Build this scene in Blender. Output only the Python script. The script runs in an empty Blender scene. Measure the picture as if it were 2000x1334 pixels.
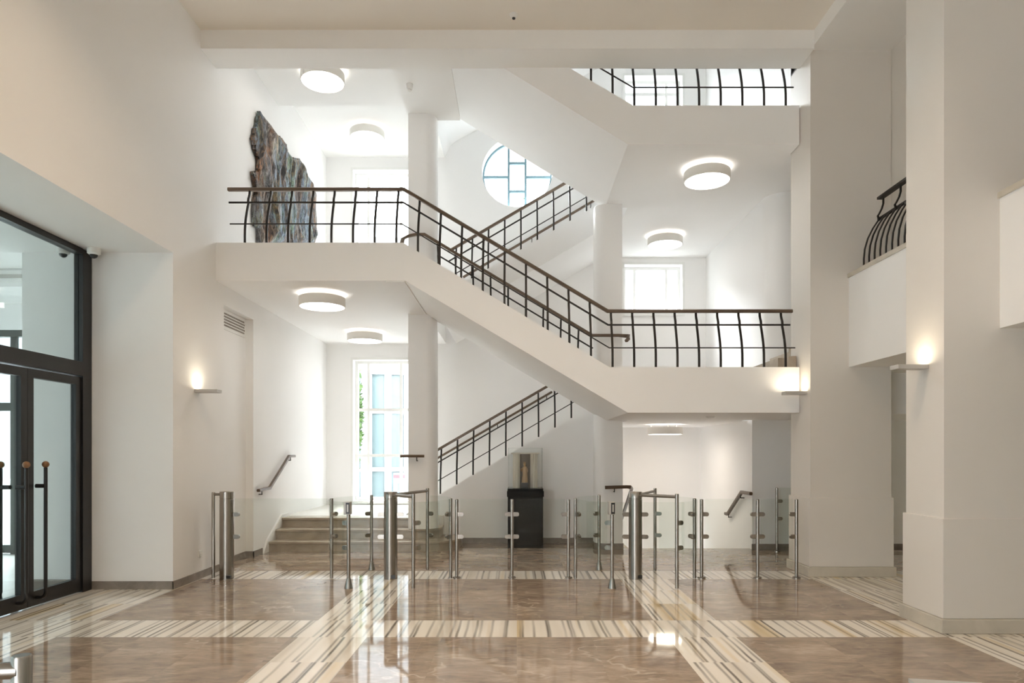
import bpy, bmesh, math, random
from mathutils import Vector, noise as mnoise

sc = bpy.context.scene
COL = sc.collection
PI = math.pi
F = 2000 * 24 / 36          # focal length in photo pixels
H = 1.55                    # eye height

# ------------------------------------------------------------------ camera, world, light, exposure
cam_data = bpy.data.cameras.new('camera')
cam_data.sensor_width = 36
cam_data.sensor_fit = 'HORIZONTAL'
cam_data.lens = 24
cam_data.shift_x = -0.005
cam_data.shift_y = 0.1085
cam_data.clip_end = 200
cam = bpy.data.objects.new('camera', cam_data)
cam.location = (0, 0, H)
cam.rotation_euler = (PI / 2, 0, 0)
COL.objects.link(cam)
sc.camera = cam

world = bpy.data.worlds.new('sky')
sc.world = world
world.use_nodes = True
wn = world.node_tree
bgn = wn.nodes['Background']
bgn.inputs[0].default_value = (0.86, 0.93, 1.0, 1)
bgn.inputs[1].default_value = 8.0

sc.view_settings.view_transform = 'Standard'
sc.view_settings.look = 'None'
sc.view_settings.gamma = 1
sc.view_settings.use_curve_mapping = False
sc.view_settings.exposure = 0.25
try:
    cy = sc.cycles
    cy.use_denoising = True
    cy.denoiser = 'OPENIMAGEDENOISE'
    cy.max_bounces = 18
    cy.diffuse_bounces = 12
    cy.glossy_bounces = 5
    cy.transparent_max_bounces = 24
    cy.sample_clamp_indirect = 6
    cy.caustics_reflective = False
    cy.caustics_refractive = False
except Exception:
    pass


def area(name, loc, rot, sx, sy, energy, color=(1, 1, 1), portal=False):
    l = bpy.data.lights.new(name, 'AREA')
    l.shape = 'RECTANGLE'
    l.size, l.size_y = sx, sy
    l.energy = energy
    l.color = color
    if portal:
        l.cycles.is_portal = True
    o = bpy.data.objects.new(name, l)
    o.location = loc
    o.rotation_euler = rot
    COL.objects.link(o)
    return o


# hazy bright sun behind the building: it shines in through the back windows, the facades opposite stay in shade
sun = bpy.data.lights.new('sun', 'SUN')
sun.energy = 56
sun.angle = math.radians(50)
sun.color = (0.95, 0.975, 1.0)
so = bpy.data.objects.new('sun', sun)
so.rotation_euler = Vector((0.16, -0.70, -0.68)).to_track_quat('-Z', 'Y').to_euler()
so.location = (0, 30, 20)
COL.objects.link(so)

# portals in the window openings: they only steer the sampling of the sky's light
area('portal', (-2.755, 14.34, 2.0), (-PI / 2, 0, 0), 1.2, 2.9, 1, portal=True)
area('portal', (-2.755, 14.34, 6.0), (-PI / 2, 0, 0), 1.2, 2.7, 1, portal=True)
area('portal', (2.79, 14.34, 4.88), (-PI / 2, 0, 0), 1.2, 1.0, 1, portal=True)
area('portal', (2.79, 14.34, 8.0), (-PI / 2, 0, 0), 1.2, 2.6, 1, portal=True)
area('portal', (0.0, 14.34, 7.31), (-PI / 2, 0, 0), 1.5, 1.5, 1, portal=True)
area('portal', (-8.62, 3.5, 1.9), (0, -PI / 2, 0), 3.6, 9.0, 1, portal=True)
# added warm fill lights without fixtures, above the frame, to brighten the hall
HALL_FILLS = [(-1.5, 4.9), (0.9, 4.9)]
for hx, hy in HALL_FILLS:
    area('hall_fill_light', (hx, hy, 6.66), (0, 0, 0), 0.6, 0.6, 44, (1.0, 0.74, 0.50)).data.spread = math.radians(125)

# ------------------------------------------------------------------ materials
MATS = {}


def principled(name, color, rough=0.5, metal=0.0, **kw):
    m = bpy.data.materials.new(name)
    m.use_nodes = True
    b = m.node_tree.nodes['Principled BSDF']
    b.inputs['Base Color'].default_value = (*color, 1)
    b.inputs['Roughness'].default_value = rough
    b.inputs['Metallic'].default_value = metal
    for k, v in kw.items():
        b.inputs[k.replace('_', ' ')].default_value = v
    MATS[name] = m
    return m


def nd(nt, t, **kw):
    n = nt.nodes.new(t)
    for k, v in kw.items():
        setattr(n, k, v)
    return n


def mth(nt, op, a, b=None, c=None, clamp=False):
    n = nt.nodes.new('ShaderNodeMath')
    n.operation = op
    n.use_clamp = clamp
    for i, v in enumerate((a, b, c)):
        if v is None:
            continue
        if isinstance(v, (int, float)):
            n.inputs[i].default_value = v
        else:
            nt.links.new(v, n.inputs[i])
    return n.outputs[0]


def mixc(nt, fac, a, b, mode='MIX'):
    n = nt.nodes.new('ShaderNodeMix')
    n.data_type = 'RGBA'
    n.blend_type = mode
    for i, v in ((0, fac), (6, a), (7, b)):
        if isinstance(v, (int, float)):
            n.inputs[i].default_value = v
        elif isinstance(v, tuple):
            n.inputs[i].default_value = (*v, 1)
        else:
            nt.links.new(v, n.inputs[i])
    return n.outputs[2]


def ramp(nt, fac, stops, interp='LINEAR'):
    n = nt.nodes.new('ShaderNodeValToRGB')
    n.color_ramp.interpolation = interp
    el = n.color_ramp.elements
    while len(el) > 1:
        el.remove(el[-1])
    el[0].position = stops[0][0]
    el[0].color = (*stops[0][1], 1)
    for p, c in stops[1:]:
        e = el.new(p)
        e.color = (*c, 1)
    nt.links.new(fac, n.inputs[0])
    return n.outputs[0]


def noise_tex(nt, vec, scale=1.0, detail=3.0, rough=0.5, distort=0.0):
    n = nt.nodes.new('ShaderNodeTexNoise')
    n.inputs['Scale'].default_value = scale
    n.inputs['Detail'].default_value = detail
    n.inputs['Roughness'].default_value = rough
    n.inputs['Distortion'].default_value = distort
    nt.links.new(vec, n.inputs['Vector'])
    return n.outputs[0]


def comb(nt, x, y, z):
    n = nt.nodes.new('ShaderNodeCombineXYZ')
    for i, v in enumerate((x, y, z)):
        if isinstance(v, (int, float)):
            n.inputs[i].default_value = v
        else:
            nt.links.new(v, n.inputs[i])
    return n.outputs[0]


def plaster(name, color, rough=0.6, bump=0.03):
    m = principled(name, color, rough)
    nt = m.node_tree
    b = nt.nodes['Principled BSDF']
    tc = nd(nt, 'ShaderNodeTexCoord')
    f = noise_tex(nt, tc.outputs['Object'], 1.3, 3)
    c = mixc(nt, f, tuple(x * 0.975 for x in color), tuple(min(1, x * 1.02) for x in color))
    nt.links.new(c, b.inputs['Base Color'])
    f2 = noise_tex(nt, tc.outputs['Object'], 60, 2)
    bp = nd(nt, 'ShaderNodeBump')
    bp.inputs['Strength'].default_value = bump
    bp.inputs['Distance'].default_value = 0.01
    nt.links.new(f2, bp.inputs['Height'])
    nt.links.new(bp.outputs[0], b.inputs['Normal'])
    return m


WALL = plaster('white_plaster', (0.89, 0.885, 0.877))
CEIL = plaster('ceiling_plaster', (0.87, 0.86, 0.84), 0.75)
HALLC = plaster('hall_ceiling_warm_lit', (0.83, 0.775, 0.70), 0.75)  # same ceiling paint, the hall's warm dim light put into its tint
WARM = plaster('cream_plaster', (0.80, 0.74, 0.66))
PILLAR = plaster('pillar_plaster', (0.71, 0.67, 0.62), 0.5)
BLACK = principled('black_frame', (0.012, 0.012, 0.013), 0.35)
IRON = principled('wrought_iron', (0.030, 0.026, 0.023), 0.42, 0.5)
BRONZE = principled('bronze_handrail', (0.115, 0.078, 0.052), 0.32, 0.25)
STEEL = principled('brushed_steel', (0.36, 0.33, 0.295), 0.27, 1.0)
WHITEP = principled('white_paint', (0.82, 0.82, 0.80), 0.4)
GREYP = principled('lamp_grey', (0.80, 0.78, 0.74), 0.5)
DARKM = principled('dark_plastic', (0.015, 0.015, 0.016), 0.3)
SILVER = principled('silver_paint', (0.50, 0.48, 0.45), 0.4, 0.3)
WOODB = principled('turned_wood', (0.22, 0.11, 0.045), 0.35)
CURTB = principled('portal_cream', (0.66, 0.60, 0.51), 0.6)
GOLD = principled('gilded_wood', (0.42, 0.27, 0.13), 0.4, 0.15)
BLUEF = principled('blue_grey_frame', (0.16, 0.26, 0.30), 0.4)
GLOSSBLACK = principled('gloss_black', (0.006, 0.0055, 0.005), 0.12, Specular_IOR_Level=0.25)
ROADP = principled('pale_paving', (0.55, 0.54, 0.52), 0.8)


def emis(name, color, s):
    m = bpy.data.materials.new(name)
    m.use_nodes = True
    nt = m.node_tree
    nt.nodes.clear()
    e = nd(nt, 'ShaderNodeEmission')
    e.inputs[0].default_value = (*color, 1)
    e.inputs[1].default_value = s
    o = nd(nt, 'ShaderNodeOutputMaterial')
    nt.links.new(e.outputs[0], o.inputs[0])
    return m


LAMP = emis('lamp_diffuser', (1.0, 0.955, 0.89), 8.0)
LAMPTOP = emis('lamp_upglow', (1.0, 0.86, 0.68), 1.3)
SCONCE = emis('sconce_glow', (1.0, 0.86, 0.64), 24.0)


def glass(name, tint, refl=1.0, ior=1.5):
    m = bpy.data.materials.new(name)
    m.use_nodes = True
    nt = m.node_tree
    nt.nodes.clear()
    t = nd(nt, 'ShaderNodeBsdfTransparent')
    t.inputs[0].default_value = (*tint, 1)
    g = nd(nt, 'ShaderNodeBsdfGlossy')
    g.inputs['Roughness'].default_value = 0.0
    ge = nd(nt, 'ShaderNodeNewGeometry')
    dp = nd(nt, 'ShaderNodeVectorMath', operation='DOT_PRODUCT')
    nt.links.new(ge.outputs['Normal'], dp.inputs[0])
    nt.links.new(ge.outputs['Incoming'], dp.inputs[1])
    one = mth(nt, 'SUBTRACT', 1.0, mth(nt, 'ABSOLUTE', dp.outputs['Value']), clamp=True)
    r0 = ((ior - 1) / (ior + 1)) ** 2
    f = mth(nt, 'ADD', r0, mth(nt, 'MULTIPLY', mth(nt, 'POWER', one, 5.0), 1 - r0))
    f = mth(nt, 'MULTIPLY', f, refl, clamp=True)
    mx = nd(nt, 'ShaderNodeMixShader')
    nt.links.new(f, mx.inputs[0])
    nt.links.new(t.outputs[0], mx.inputs[1])
    nt.links.new(g.outputs[0], mx.inputs[2])
    o = nd(nt, 'ShaderNodeOutputMaterial')
    nt.links.new(mx.outputs[0], o.inputs[0])
    return m


GLASS = glass('clear_glass', (0.975, 0.985, 0.98), 0.6)
GLASSG = glass('barrier_glass', (0.955, 0.968, 0.955), 0.32)
GLASSD = glass('door_glass', (0.86, 0.89, 0.875), 1.2)


def marble(name, c0, c1, vein, scale=2.0):
    m = principled(name, c0, 0.25)
    nt = m.node_tree
    b = nt.nodes['Principled BSDF']
    tc = nd(nt, 'ShaderNodeTexCoord')
    f = noise_tex(nt, tc.outputs['Object'], scale, 5, 0.6, 0.8)
    c = ramp(nt, f, [(0.3, c0), (0.62, c1), (0.8, vein)])
    nt.links.new(c, b.inputs['Base Color'])
    return m


BASESTONE = marble('grey_stone_skirting', (0.20, 0.17, 0.145), (0.27, 0.235, 0.205), (0.36, 0.33, 0.29), 6)
BASEPIL = marble('pale_marble_skirting', (0.50, 0.46, 0.39), (0.58, 0.53, 0.45), (0.40, 0.36, 0.29), 4)
STEPST = marble('worn_step_stone', (0.33, 0.275, 0.215), (0.44, 0.37, 0.29), (0.50, 0.44, 0.36), 3)
LANDST = marble('pale_landing_stone', (0.66, 0.63, 0.59), (0.72, 0.69, 0.65), (0.76, 0.73, 0.69), 2)


def floor_material():
    m = principled('marble_floor', (0.4, 0.3, 0.2), 0.06)
    nt = m.node_tree
    b = nt.nodes['Principled BSDF']
    tc = nd(nt, 'ShaderNodeTexCoord')
    sp = nd(nt, 'ShaderNodeSeparateXYZ')
    nt.links.new(tc.outputs['Object'], sp.inputs[0])
    x, y = sp.outputs[0], sp.outputs[1]
    ax = mth(nt, 'ABSOLUTE', x)
    b1 = mth(nt, 'MULTIPLY', mth(nt, 'GREATER_THAN', ax, 1.262), mth(nt, 'LESS_THAN', ax, 1.84))
    b2 = mth(nt, 'LESS_THAN', x, -3.87)
    b3 = mth(nt, 'GREATER_THAN', x, 3.62)
    bx = mth(nt, 'MAXIMUM', b1, mth(nt, 'MAXIMUM', b2, b3))
    # no side bands beyond the last cross band
    bx = mth(nt, 'MULTIPLY', bx, mth(nt, 'LESS_THAN', y, 8.941))
    ty = mth(nt, 'FLOORED_MODULO', mth(nt, 'SUBTRACT', y, 5.733), 2.634)
    by = mth(nt, 'MULTIPLY', mth(nt, 'LESS_THAN', ty, 0.574), mth(nt, 'LESS_THAN', y, 10.0))
    band = mth(nt, 'MAXIMUM', bx, by)
    # panel cells
    iy = mth(nt, 'FLOOR', mth(nt, 'DIVIDE', mth(nt, 'SUBTRACT', y, 5.733), 2.634))
    sub = mth(nt, 'MULTIPLY', mth(nt, 'GREATER_THAN', ty, 0.574),
              mth(nt, 'ADD', 1.0, mth(nt, 'FLOOR', mth(nt, 'DIVIDE', mth(nt, 'SUBTRACT', ty, 0.574), 0.687))))
    celly = mth(nt, 'ADD', mth(nt, 'MULTIPLY', iy, 4.0), sub)
    cellx = mth(nt, 'FLOOR', mth(nt, 'DIVIDE', mth(nt, 'ADD', x, 1.262), 0.63))
    wnz = nd(nt, 'ShaderNodeTexWhiteNoise', noise_dimensions='3D')
    nt.links.new(comb(nt, cellx, celly, 0.5), wnz.inputs['Vector'])
    rnd = wnz.outputs['Value']
    off = mth(nt, 'MULTIPLY', rnd, 37.0)
    # striped onyx-like marble, stripes along the depth of the hall
    wob = noise_tex(nt, comb(nt, mth(nt, 'MULTIPLY', x, 1.5), mth(nt, 'MULTIPLY', y, 1.3), off), 1.0, 2)
    u = mth(nt, 'ADD', mth(nt, 'ADD', x, mth(nt, 'MULTIPLY', wob, 0.03)), off)
    na = noise_tex(nt, comb(nt, mth(nt, 'MULTIPLY', u, 5.5), mth(nt, 'MULTIPLY', y, 0.10), off), 1.0, 2, 0.5)
    basec = ramp(nt, na, [(0.20, (0.58, 0.53, 0.46)), (0.36, (0.74, 0.69, 0.61)), (0.46, (0.83, 0.79, 0.72)),
                          (0.58, (0.87, 0.83, 0.76)), (0.68, (0.74, 0.62, 0.43)), (0.80, (0.58, 0.44, 0.25))])
    def cell_line(scale, ofs, w0, w1):
        vo = nt.nodes.new('ShaderNodeTexVoronoi')
        vo.voronoi_dimensions = '1D'
        vo.feature = 'DISTANCE_TO_EDGE'
        vo.inputs['Scale'].default_value = scale
        nt.links.new(mth(nt, 'ADD', u, ofs), vo.inputs['W'])
        return ramp(nt, vo.outputs['Distance'], [(0.0, (1, 1, 1)), (w0, (0.9, 0.9, 0.9)), (w1, (0, 0, 0))])
    line1 = cell_line(5.2, 0.0, 0.03, 0.085)
    line2 = mth(nt, 'MULTIPLY', cell_line(8.5, 5.3, 0.035, 0.15), 0.75)
    line = mth(nt, 'MAXIMUM', line1, line2)
    nc = noise_tex(nt, comb(nt, mth(nt, 'MULTIPLY', u, 3.0), mth(nt, 'MULTIPLY', y, 0.5), 3.0), 1.0, 2)
    lf = mth(nt, 'MULTIPLY', line, ramp(nt, nc, [(0.32, (0.30, 0.30, 0.30)), (0.6, (0.95, 0.95, 0.95))]))
    zebra = mixc(nt, lf, basec, (0.105, 0.085, 0.068))
    # brown marble with pale veins
    nv = noise_tex(nt, comb(nt, mth(nt, 'MULTIPLY', x, 1.6), mth(nt, 'MULTIPLY', y, 3.0), mth(nt, 'MULTIPLY', rnd, 9.0)), 1.4, 6, 0.62, 0.6)
    brown = ramp(nt, nv, [(0.25, (0.215, 0.158, 0.116)), (0.45, (0.305, 0.233, 0.177)), (0.56, (0.345, 0.270, 0.206)), (0.74, (0.48, 0.385, 0.30))])
    vv = noise_tex(nt, comb(nt, x, mth(nt, 'MULTIPLY', y, 1.6), mth(nt, 'MULTIPLY', rnd, 5.0)), 1.3, 3, 0.55, 0.35)
    vr = mth(nt, 'ABSOLUTE', mth(nt, 'SUBTRACT', vv, 0.5))
    vline = ramp(nt, vr, [(0.0, (0.8, 0.8, 0.8)), (0.006, (0.5, 0.5, 0.5)), (0.016, (0, 0, 0))])
    vm = noise_tex(nt, comb(nt, x, y, 4.0), 0.9, 2)
    vfac = mth(nt, 'MULTIPLY', vline, ramp(nt, vm, [(0.42, (0, 0, 0)), (0.62, (1, 1, 1))]))
    fine = noise_tex(nt, comb(nt, mth(nt, 'MULTIPLY', x, 7.0), mth(nt, 'MULTIPLY', y, 22.0), mth(nt, 'MULTIPLY', rnd, 3.0)), 1.0, 4, 0.6, 0.8)
    brown = mixc(nt, 1.0, brown, ramp(nt, fine, [(0.3, (0.80, 0.80, 0.79)), (0.7, (1.24, 1.25, 1.26))]), 'MULTIPLY')
    brown = mixc(nt, mth(nt, 'MULTIPLY', vfac, 0.75), brown, (0.72, 0.62, 0.50))
    tone = mth(nt, 'ADD', 0.90, mth(nt, 'MULTIPLY', rnd, 0.2))
    hv = nd(nt, 'ShaderNodeHueSaturation')
    nt.links.new(tone, hv.inputs['Value'])
    nt.links.new(brown, hv.inputs['Color'])
    # joints
    jx = mth(nt, 'ABSOLUTE', mth(nt, 'SUBTRACT', ax, 0.787))
    jx0 = ax
    ty2 = mth(nt, 'FLOORED_MODULO', mth(nt, 'SUBTRACT', ty, 0.574), 0.687)
    jy = mth(nt, 'MINIMUM', ty2, mth(nt, 'SUBTRACT', 0.687, ty2))
    j = mth(nt, 'MINIMUM', mth(nt, 'MINIMUM', jx, jx0), jy)
    jl = mth(nt, 'LESS_THAN', j, 0.0025)
    field = mixc(nt, mth(nt, 'MULTIPLY', jl, 0.5), hv.outputs[0], (0.42, 0.34, 0.25))
    col = mixc(nt, band, field, zebra)
    nt.links.new(col, b.inputs['Base Color'])
    rn = noise_tex(nt, tc.outputs['Object'], 3.0, 3)
    rr = mth(nt, 'ADD', 0.03, mth(nt, 'MULTIPLY', rn, 0.04))
    nt.links.new(rr, b.inputs['Roughness'])
    return m


FLOOR = floor_material()

# ------------------------------------------------------------------ mesh helpers
ORG = {}


class MB:
    def __init__(self):
        self.v, self.f = [], []

    def add(self, vs, fs):
        o = len(self.v)
        self.v += [tuple(p) for p in vs]
        self.f += [tuple(i + o for i in f) for f in fs]
        return self

    def box(self, x0, x1, y0, y1, z0, z1):
        vs = [(x, y, z) for z in (z0, z1) for y in (y0, y1) for x in (x0, x1)]
        return self.add(vs, [(0, 2, 3, 1), (4, 5, 7, 6), (0, 1, 5, 4), (2, 6, 7, 3), (0, 4, 6, 2), (1, 3, 7, 5)])

    def prism(self, poly, a, b, axis):
        """poly in the two other axes, extruded from a to b along axis"""
        def pt(p, t):
            return {'x': (t, p[0], p[1]), 'y': (p[0], t, p[1]), 'z': (p[0], p[1], t)}[axis]
        n = len(poly)
        vs = [pt(p, a) for p in poly] + [pt(p, b) for p in poly]
        fs = [tuple(range(n)), tuple(range(2 * n - 1, n - 1, -1))]
        fs += [(i, i + n, (i + 1) % n + n, (i + 1) % n) for i in range(n)]
        return self.add(vs, fs)

    def sweep(self, pts, sec, up=Vector((0, 0, 1)), caps=True):
        """sweep a closed section (list of (side, up) offsets) along pts with mitred joints"""
        P = [Vector(p) for p in pts]
        n, m = len(P), len(sec)
        rings = []
        for i in range(n):
            if i == 0:
                d = (P[1] - P[0]).normalized(); s = 1.0
            elif i == n - 1:
                d = (P[-1] - P[-2]).normalized(); s = 1.0
            else:
                d1, d2 = (P[i] - P[i - 1]).normalized(), (P[i + 1] - P[i]).normalized()
                d = (d1 + d2)
                d = d.normalized() if d.length > 1e-6 else d1
                s = 1.0 / max(0.5, d.dot(d1))
            u = Vector(up)
            if abs(u.dot(d)) > 0.995:
                u = Vector((0, 1, 0)) if abs(d.y) < 0.9 else Vector((1, 0, 0))
            side = d.cross(u).normalized()
            uu = side.cross(d).normalized()
            rings.append([P[i] + side * a + uu * b * (s if i not in (0, n - 1) else 1.0) for a, b in sec])
        vs = [p for r in rings for p in r]
        fs = []
        for i in range(n - 1):
            for k in range(m):
                k2 = (k + 1) % m
                fs.append((i * m + k, i * m + k2, (i + 1) * m + k2, (i + 1) * m + k))
        if caps:
            fs.append(tuple(range(m - 1, -1, -1)))
            fs.append(tuple(range((n - 1) * m, n * m)))
        return self.add(vs, fs)

    def tube(self, pts, r, n=10):
        return self.sweep(pts, [(r * math.cos(2 * PI * k / n), r * math.sin(2 * PI * k / n)) for k in range(n)])

    def bar(self, pts, w, h, up=Vector((0, 0, 1))):
        return self.sweep(pts, [(-w / 2, -h / 2), (w / 2, -h / 2), (w / 2, h / 2), (-w / 2, h / 2)], up)

    def lathe(self, prof, c, n=24):
        """prof list of (r, z) from bottom to top, around vertical axis through c"""
        vs, fs = [], []
        for r, z in prof:
            for k in range(n):
                a = 2 * PI * k / n
                vs.append((c[0] + r * math.cos(a), c[1] + r * math.sin(a), c[2] + z))
        for i in range(len(prof) - 1):
            for k in range(n):
                k2 = (k + 1) % n
                fs.append((i * n + k, i * n + k2, (i + 1) * n + k2, (i + 1) * n + k))
        fs.append(tuple(range(n - 1, -1, -1)))
        fs.append(tuple(range((len(prof) - 1) * n, len(prof) * n)))
        return self.add(vs, fs)

    def ring(self, prof, c, n=48, axis='z'):
        """closed profile (list of (r, h)) turned around an axis through c"""
        m = len(prof)
        vs, fs = [], []
        for k in range(n):
            a = 2 * PI * k / n
            for r, h in prof:
                if axis == 'z':
                    vs.append((c[0] + r * math.cos(a), c[1] + r * math.sin(a), c[2] + h))
                else:
                    vs.append((c[0] + r * math.cos(a), c[1] + h, c[2] + r * math.sin(a)))
        for k in range(n):
            for i in range(m):
                fs.append((k * m + i, k * m + (i + 1) % m, ((k + 1) % n) * m + (i + 1) % m, ((k + 1) % n) * m + i))
        return self.add(vs, fs)

    def ball(self, c, r, sx=1, sy=1, sz=1, n=14, m=9):
        prof = [(max(1e-4, r * math.sin(PI * i / m)), -r * math.cos(PI * i / m)) for i in range(m + 1)]
        vs, fs = [], []
        for q, z in prof:
            for k in range(n):
                a = 2 * PI * k / n
                vs.append((c[0] + q * math.cos(a) * sx, c[1] + q * math.sin(a) * sy, c[2] + z * sz))
        for i in range(m):
            for k in range(n):
                k2 = (k + 1) % n
                fs.append((i * n + k, i * n + k2, (i + 1) * n + k2, (i + 1) * n + k))
        return self.add(vs, fs)

    def build(self, name, mat, parent=None, smooth=None, weld=False, bevel=0.0, label=None):
        me = bpy.data.meshes.new(name)
        o0 = ORG[parent.name] if parent is not None else Vector((0, 0, 0))
        me.from_pydata([tuple(Vector(p) - o0) for p in self.v], [], self.f)
        bm = bmesh.new()
        bm.from_mesh(me)
        if weld:
            bmesh.ops.remove_doubles(bm, verts=bm.verts, dist=1e-4)
        bmesh.ops.recalc_face_normals(bm, faces=bm.faces)
        bm.to_mesh(me)
        bm.free()
        if smooth:
            for p in me.polygons:
                p.use_smooth = True
            me.set_sharp_from_angle(angle=math.radians(smooth))
        me.materials.append(mat)
        o = bpy.data.objects.new(name, me)
        COL.objects.link(o)
        if parent is not None:
            o.parent = parent
        ORG[o.name] = o0
        if bevel:
            md = o.modifiers.new('bevel', 'BEVEL')
            md.width = bevel
            md.segments = 2
            md.limit_method = 'ANGLE'
        if label:
            o['label'] = label
        return o


def tag(o, label, cat, group=None, kind=None):
    o['label'] = label
    o['category'] = cat
    if group:
        o['group'] = group
    if kind:
        o['kind'] = kind
    return o


def struct(o):
    o['kind'] = 'structure'
    return o


def thing(name, loc, label, cat, group=None):
    o = bpy.data.objects.new(name, None)
    o.location = loc
    COL.objects.link(o)
    ORG[o.name] = Vector(loc)
    return tag(o, label, cat, group)


def children(o):
    return [c for c in list(COL.objects) if c.parent == o]


def copy_tree(o, loc, label, parent=None):
    c = o.copy()
    COL.objects.link(c)
    if parent is None:
        c.location = loc
        c['label'] = label
    else:
        c.parent = parent
    for ch in children(o):
        copy_tree(ch, None, None, c)
    return c


def arc(cx, cy, r, a0, a1, n):
    return [(cx + r * math.cos(a0 + (a1 - a0) * i / n), cy + r * math.sin(a0 + (a1 - a0) * i / n)) for i in range(n + 1)]


# ------------------------------------------------------------------ the room shell
XL, XR, YB, YS = -3.907, 3.87, 14.0, 8.85     # left wall, right stair wall, back wall, front face of the stair slabs

# floor (with the hole of the stairs going down)
fl = MB()
fl.box(-4.9, 8.2, -7.5, 11.05, -0.25, 0.0)
fl.box(-4.9, 1.75, 11.05, 14.2, -0.25, 0.0)
fl.box(3.87, 8.2, 11.05, 14.2, -0.25, 0.0)
struct(fl.build('floor', FLOOR, weld=False))
struct(MB().box(-8.7, -4.9, -2.5, 11.0, -0.25, 0.0).build('floor_vestibule', LANDST))

# left wall: solid mass with the door recess and the niche cut out of it
wl = MB()
wl.box(-4.9, XL, -7.5, 7.75, 3.82, 7.2)
wl.box(-4.9, XL, 7.75, 9.10, 0.0, 7.2)
wl.box(-4.9, -4.02, 9.10, 10.11, 0.0, 3.52)
wl.box(-4.9, XL, 9.10, 10.11, 3.52, 7.2)
wl.box(-4.9, XL, 10.11, 14.3, -0.2, 10.2)
wl.box(-4.9, XL, 8.43, 10.11, 7.2, 10.2)
struct(wl.build('wall_left', WALL))
# wall behind the door glass and the rest of the vestibule
ve = MB()
ve.box(-5.62, -4.9, 7.75, 8.5, 0.0, 3.82)
ve.box(-8.7, -4.9, -2.5, 11.0, 3.82, 4.0)
ve.box(-8.7, -5.62, 8.43, 8.55, 3.60, 3.82)
ve.box(-8.7, -4.9, -2.7, -2.5, 0.0, 4.0)
ve.box(-8.7, -4.9, 10.4, 10.6, 3.42, 4.0)
ve.box(-6.5, -4.9, 10.4, 10.6, 0.0, 3.42)
struct(ve.build('wall_vestibule', WALL))

# back wall with window openings
WINS = {  # x0, x1, z0, z1
    1: (-3.36, -2.15, 0.56, 3.45),
    2: (-3.36, -2.15, 4.72, 7.34),
    3: (2.20, 3.385, 4.40, 5.40),
    4: (2.20, 3.385, 6.75, 9.27),
}
RW = (0.0, 7.31, 0.72)


def wall_cells(mb, x0, x1, z0, z1, y0, y1, rects):
    xs = sorted({x0, x1, *[r[0] for r in rects], *[r[1] for r in rects]})
    zs = sorted({z0, z1, *[r[2] for r in rects], *[r[3] for r in rects]})
    for i in range(len(xs) - 1):
        for k in range(len(zs) - 1):
            cx, cz = (xs[i] + xs[i + 1]) / 2, (zs[k] + zs[k + 1]) / 2
            if any(r[0] < cx < r[1] and r[2] < cz < r[3] for r in rects):
                continue
            mb.box(xs[i], xs[i + 1], y0, y1, zs[k], zs[k + 1])


wb = MB()
sq = (RW[0] - 0.9, RW[0] + 0.9, RW[1] - 0.9, RW[1] + 0.9)
wall_cells(wb, -4.9, 5.2, -2.6, 10.2, YB, YB + 0.34, list(WINS.values()) + [sq])
n = 64
ring_o, ring_i = [], []
for k in range(n):
    a = 2 * PI * k / n
    c, s = math.cos(a), math.sin(a)
    q = 0.9 / max(abs(c), abs(s))
    ring_o.append((RW[0] + q * c, RW[1] + q * s))
    ring_i.append((RW[0] + RW[2] * c, RW[1] + RW[2] * s))
for k in range(n):
    k2 = (k + 1) % n
    wb.prism([ring_o[k], ring_o[k2], ring_i[k2], ring_i[k]], YB, YB + 0.34, 'y')
struct(wb.build('wall_back', WALL, weld=True))

# right stair wall, rounded corner above, straight below
wr = MB()
pl = [(5.2, 14.2), (XR, 14.2), (XR, 10.8)] + arc(XR + 0.36, 10.8, 0.36, PI, 1.5 * PI, 10)[1:] + [(6.2, 10.44), (6.2, 10.8), (5.2, 10.8)]
wr.prism(pl, 2.62, 10.2, 'z')
struct(wr.build('wall_right', WALL, smooth=40))
wr2 = MB()
wr2.box(3.76, 3.95, 10.92, 14.2, -2.6, 2.07)
wr2.box(3.95, 6.3, 10.92, 11.1, 0.0, 2.3)
struct(wr2.build('wall_right_lower', WALL))
# aisle behind the pillars
ai = MB()
ai.box(6.3, 8.4, 12.0, 12.2, 0.0, 2.7)
ai.box(8.2, 8.4, -7.5, 12.2, 0.0, 2.7)
ai.box(6.3, 6.5, 11.1, 12.2, 0, 2.7)
struct(ai.build('wall_aisle', plaster('aisle_green', (0.36, 0.37, 0.28))))
struct(MB().box(4.68, 8.4, -7.5, 9.15, 2.62, 2.8).build('ceiling_aisle', CEIL))
gw = MB()
gw.box(4.685, 4.9, -7.5, 8.6, 2.8, 6.9)
gw.box(6.2, 6.4, 8.4, 10.9, 2.8, 10.2)
gw.box(4.9, 6.4, 8.5, 8.6, 2.8, 10.2)
struct(gw.build('wall_gallery', PILLAR))

# rear wall behind the camera with a tall window band
re_ = MB()
re_.box(-4.9, 8.4, -7.5, -7.2, 0.0, 7.2)
struct(re_.build('wall_rear', WALL, weld=True))
# ceilings
ce = MB()
ce.box(XL, 3.67, -7.5, 8.43, 6.77, 7.0)
struct(ce.build('ceiling', HALLC))
cb = MB()
cb.box(XL, 3.67, 8.43, 8.87, 6.54, 10.2)
struct(cb.build('trim_1', CEIL))
cc = MB()
cc.box(3.67, 4.9, -7.5, 9.15, 6.585, 7.0)
struct(cc.build('trim_2', CEIL))
struct(MB().box(XL - 0.5, 6.4, 8.5, 14.34, 9.95, 10.2).build('ceiling_stairwell', CEIL))
struct(MB().box(3.67, 6.19, 8.875, 9.15, 6.605, 9.95).box(3.872, 6.19, 9.15, 10.79, 6.055, 9.95).build('wall_right_upper', WALL))

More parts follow.
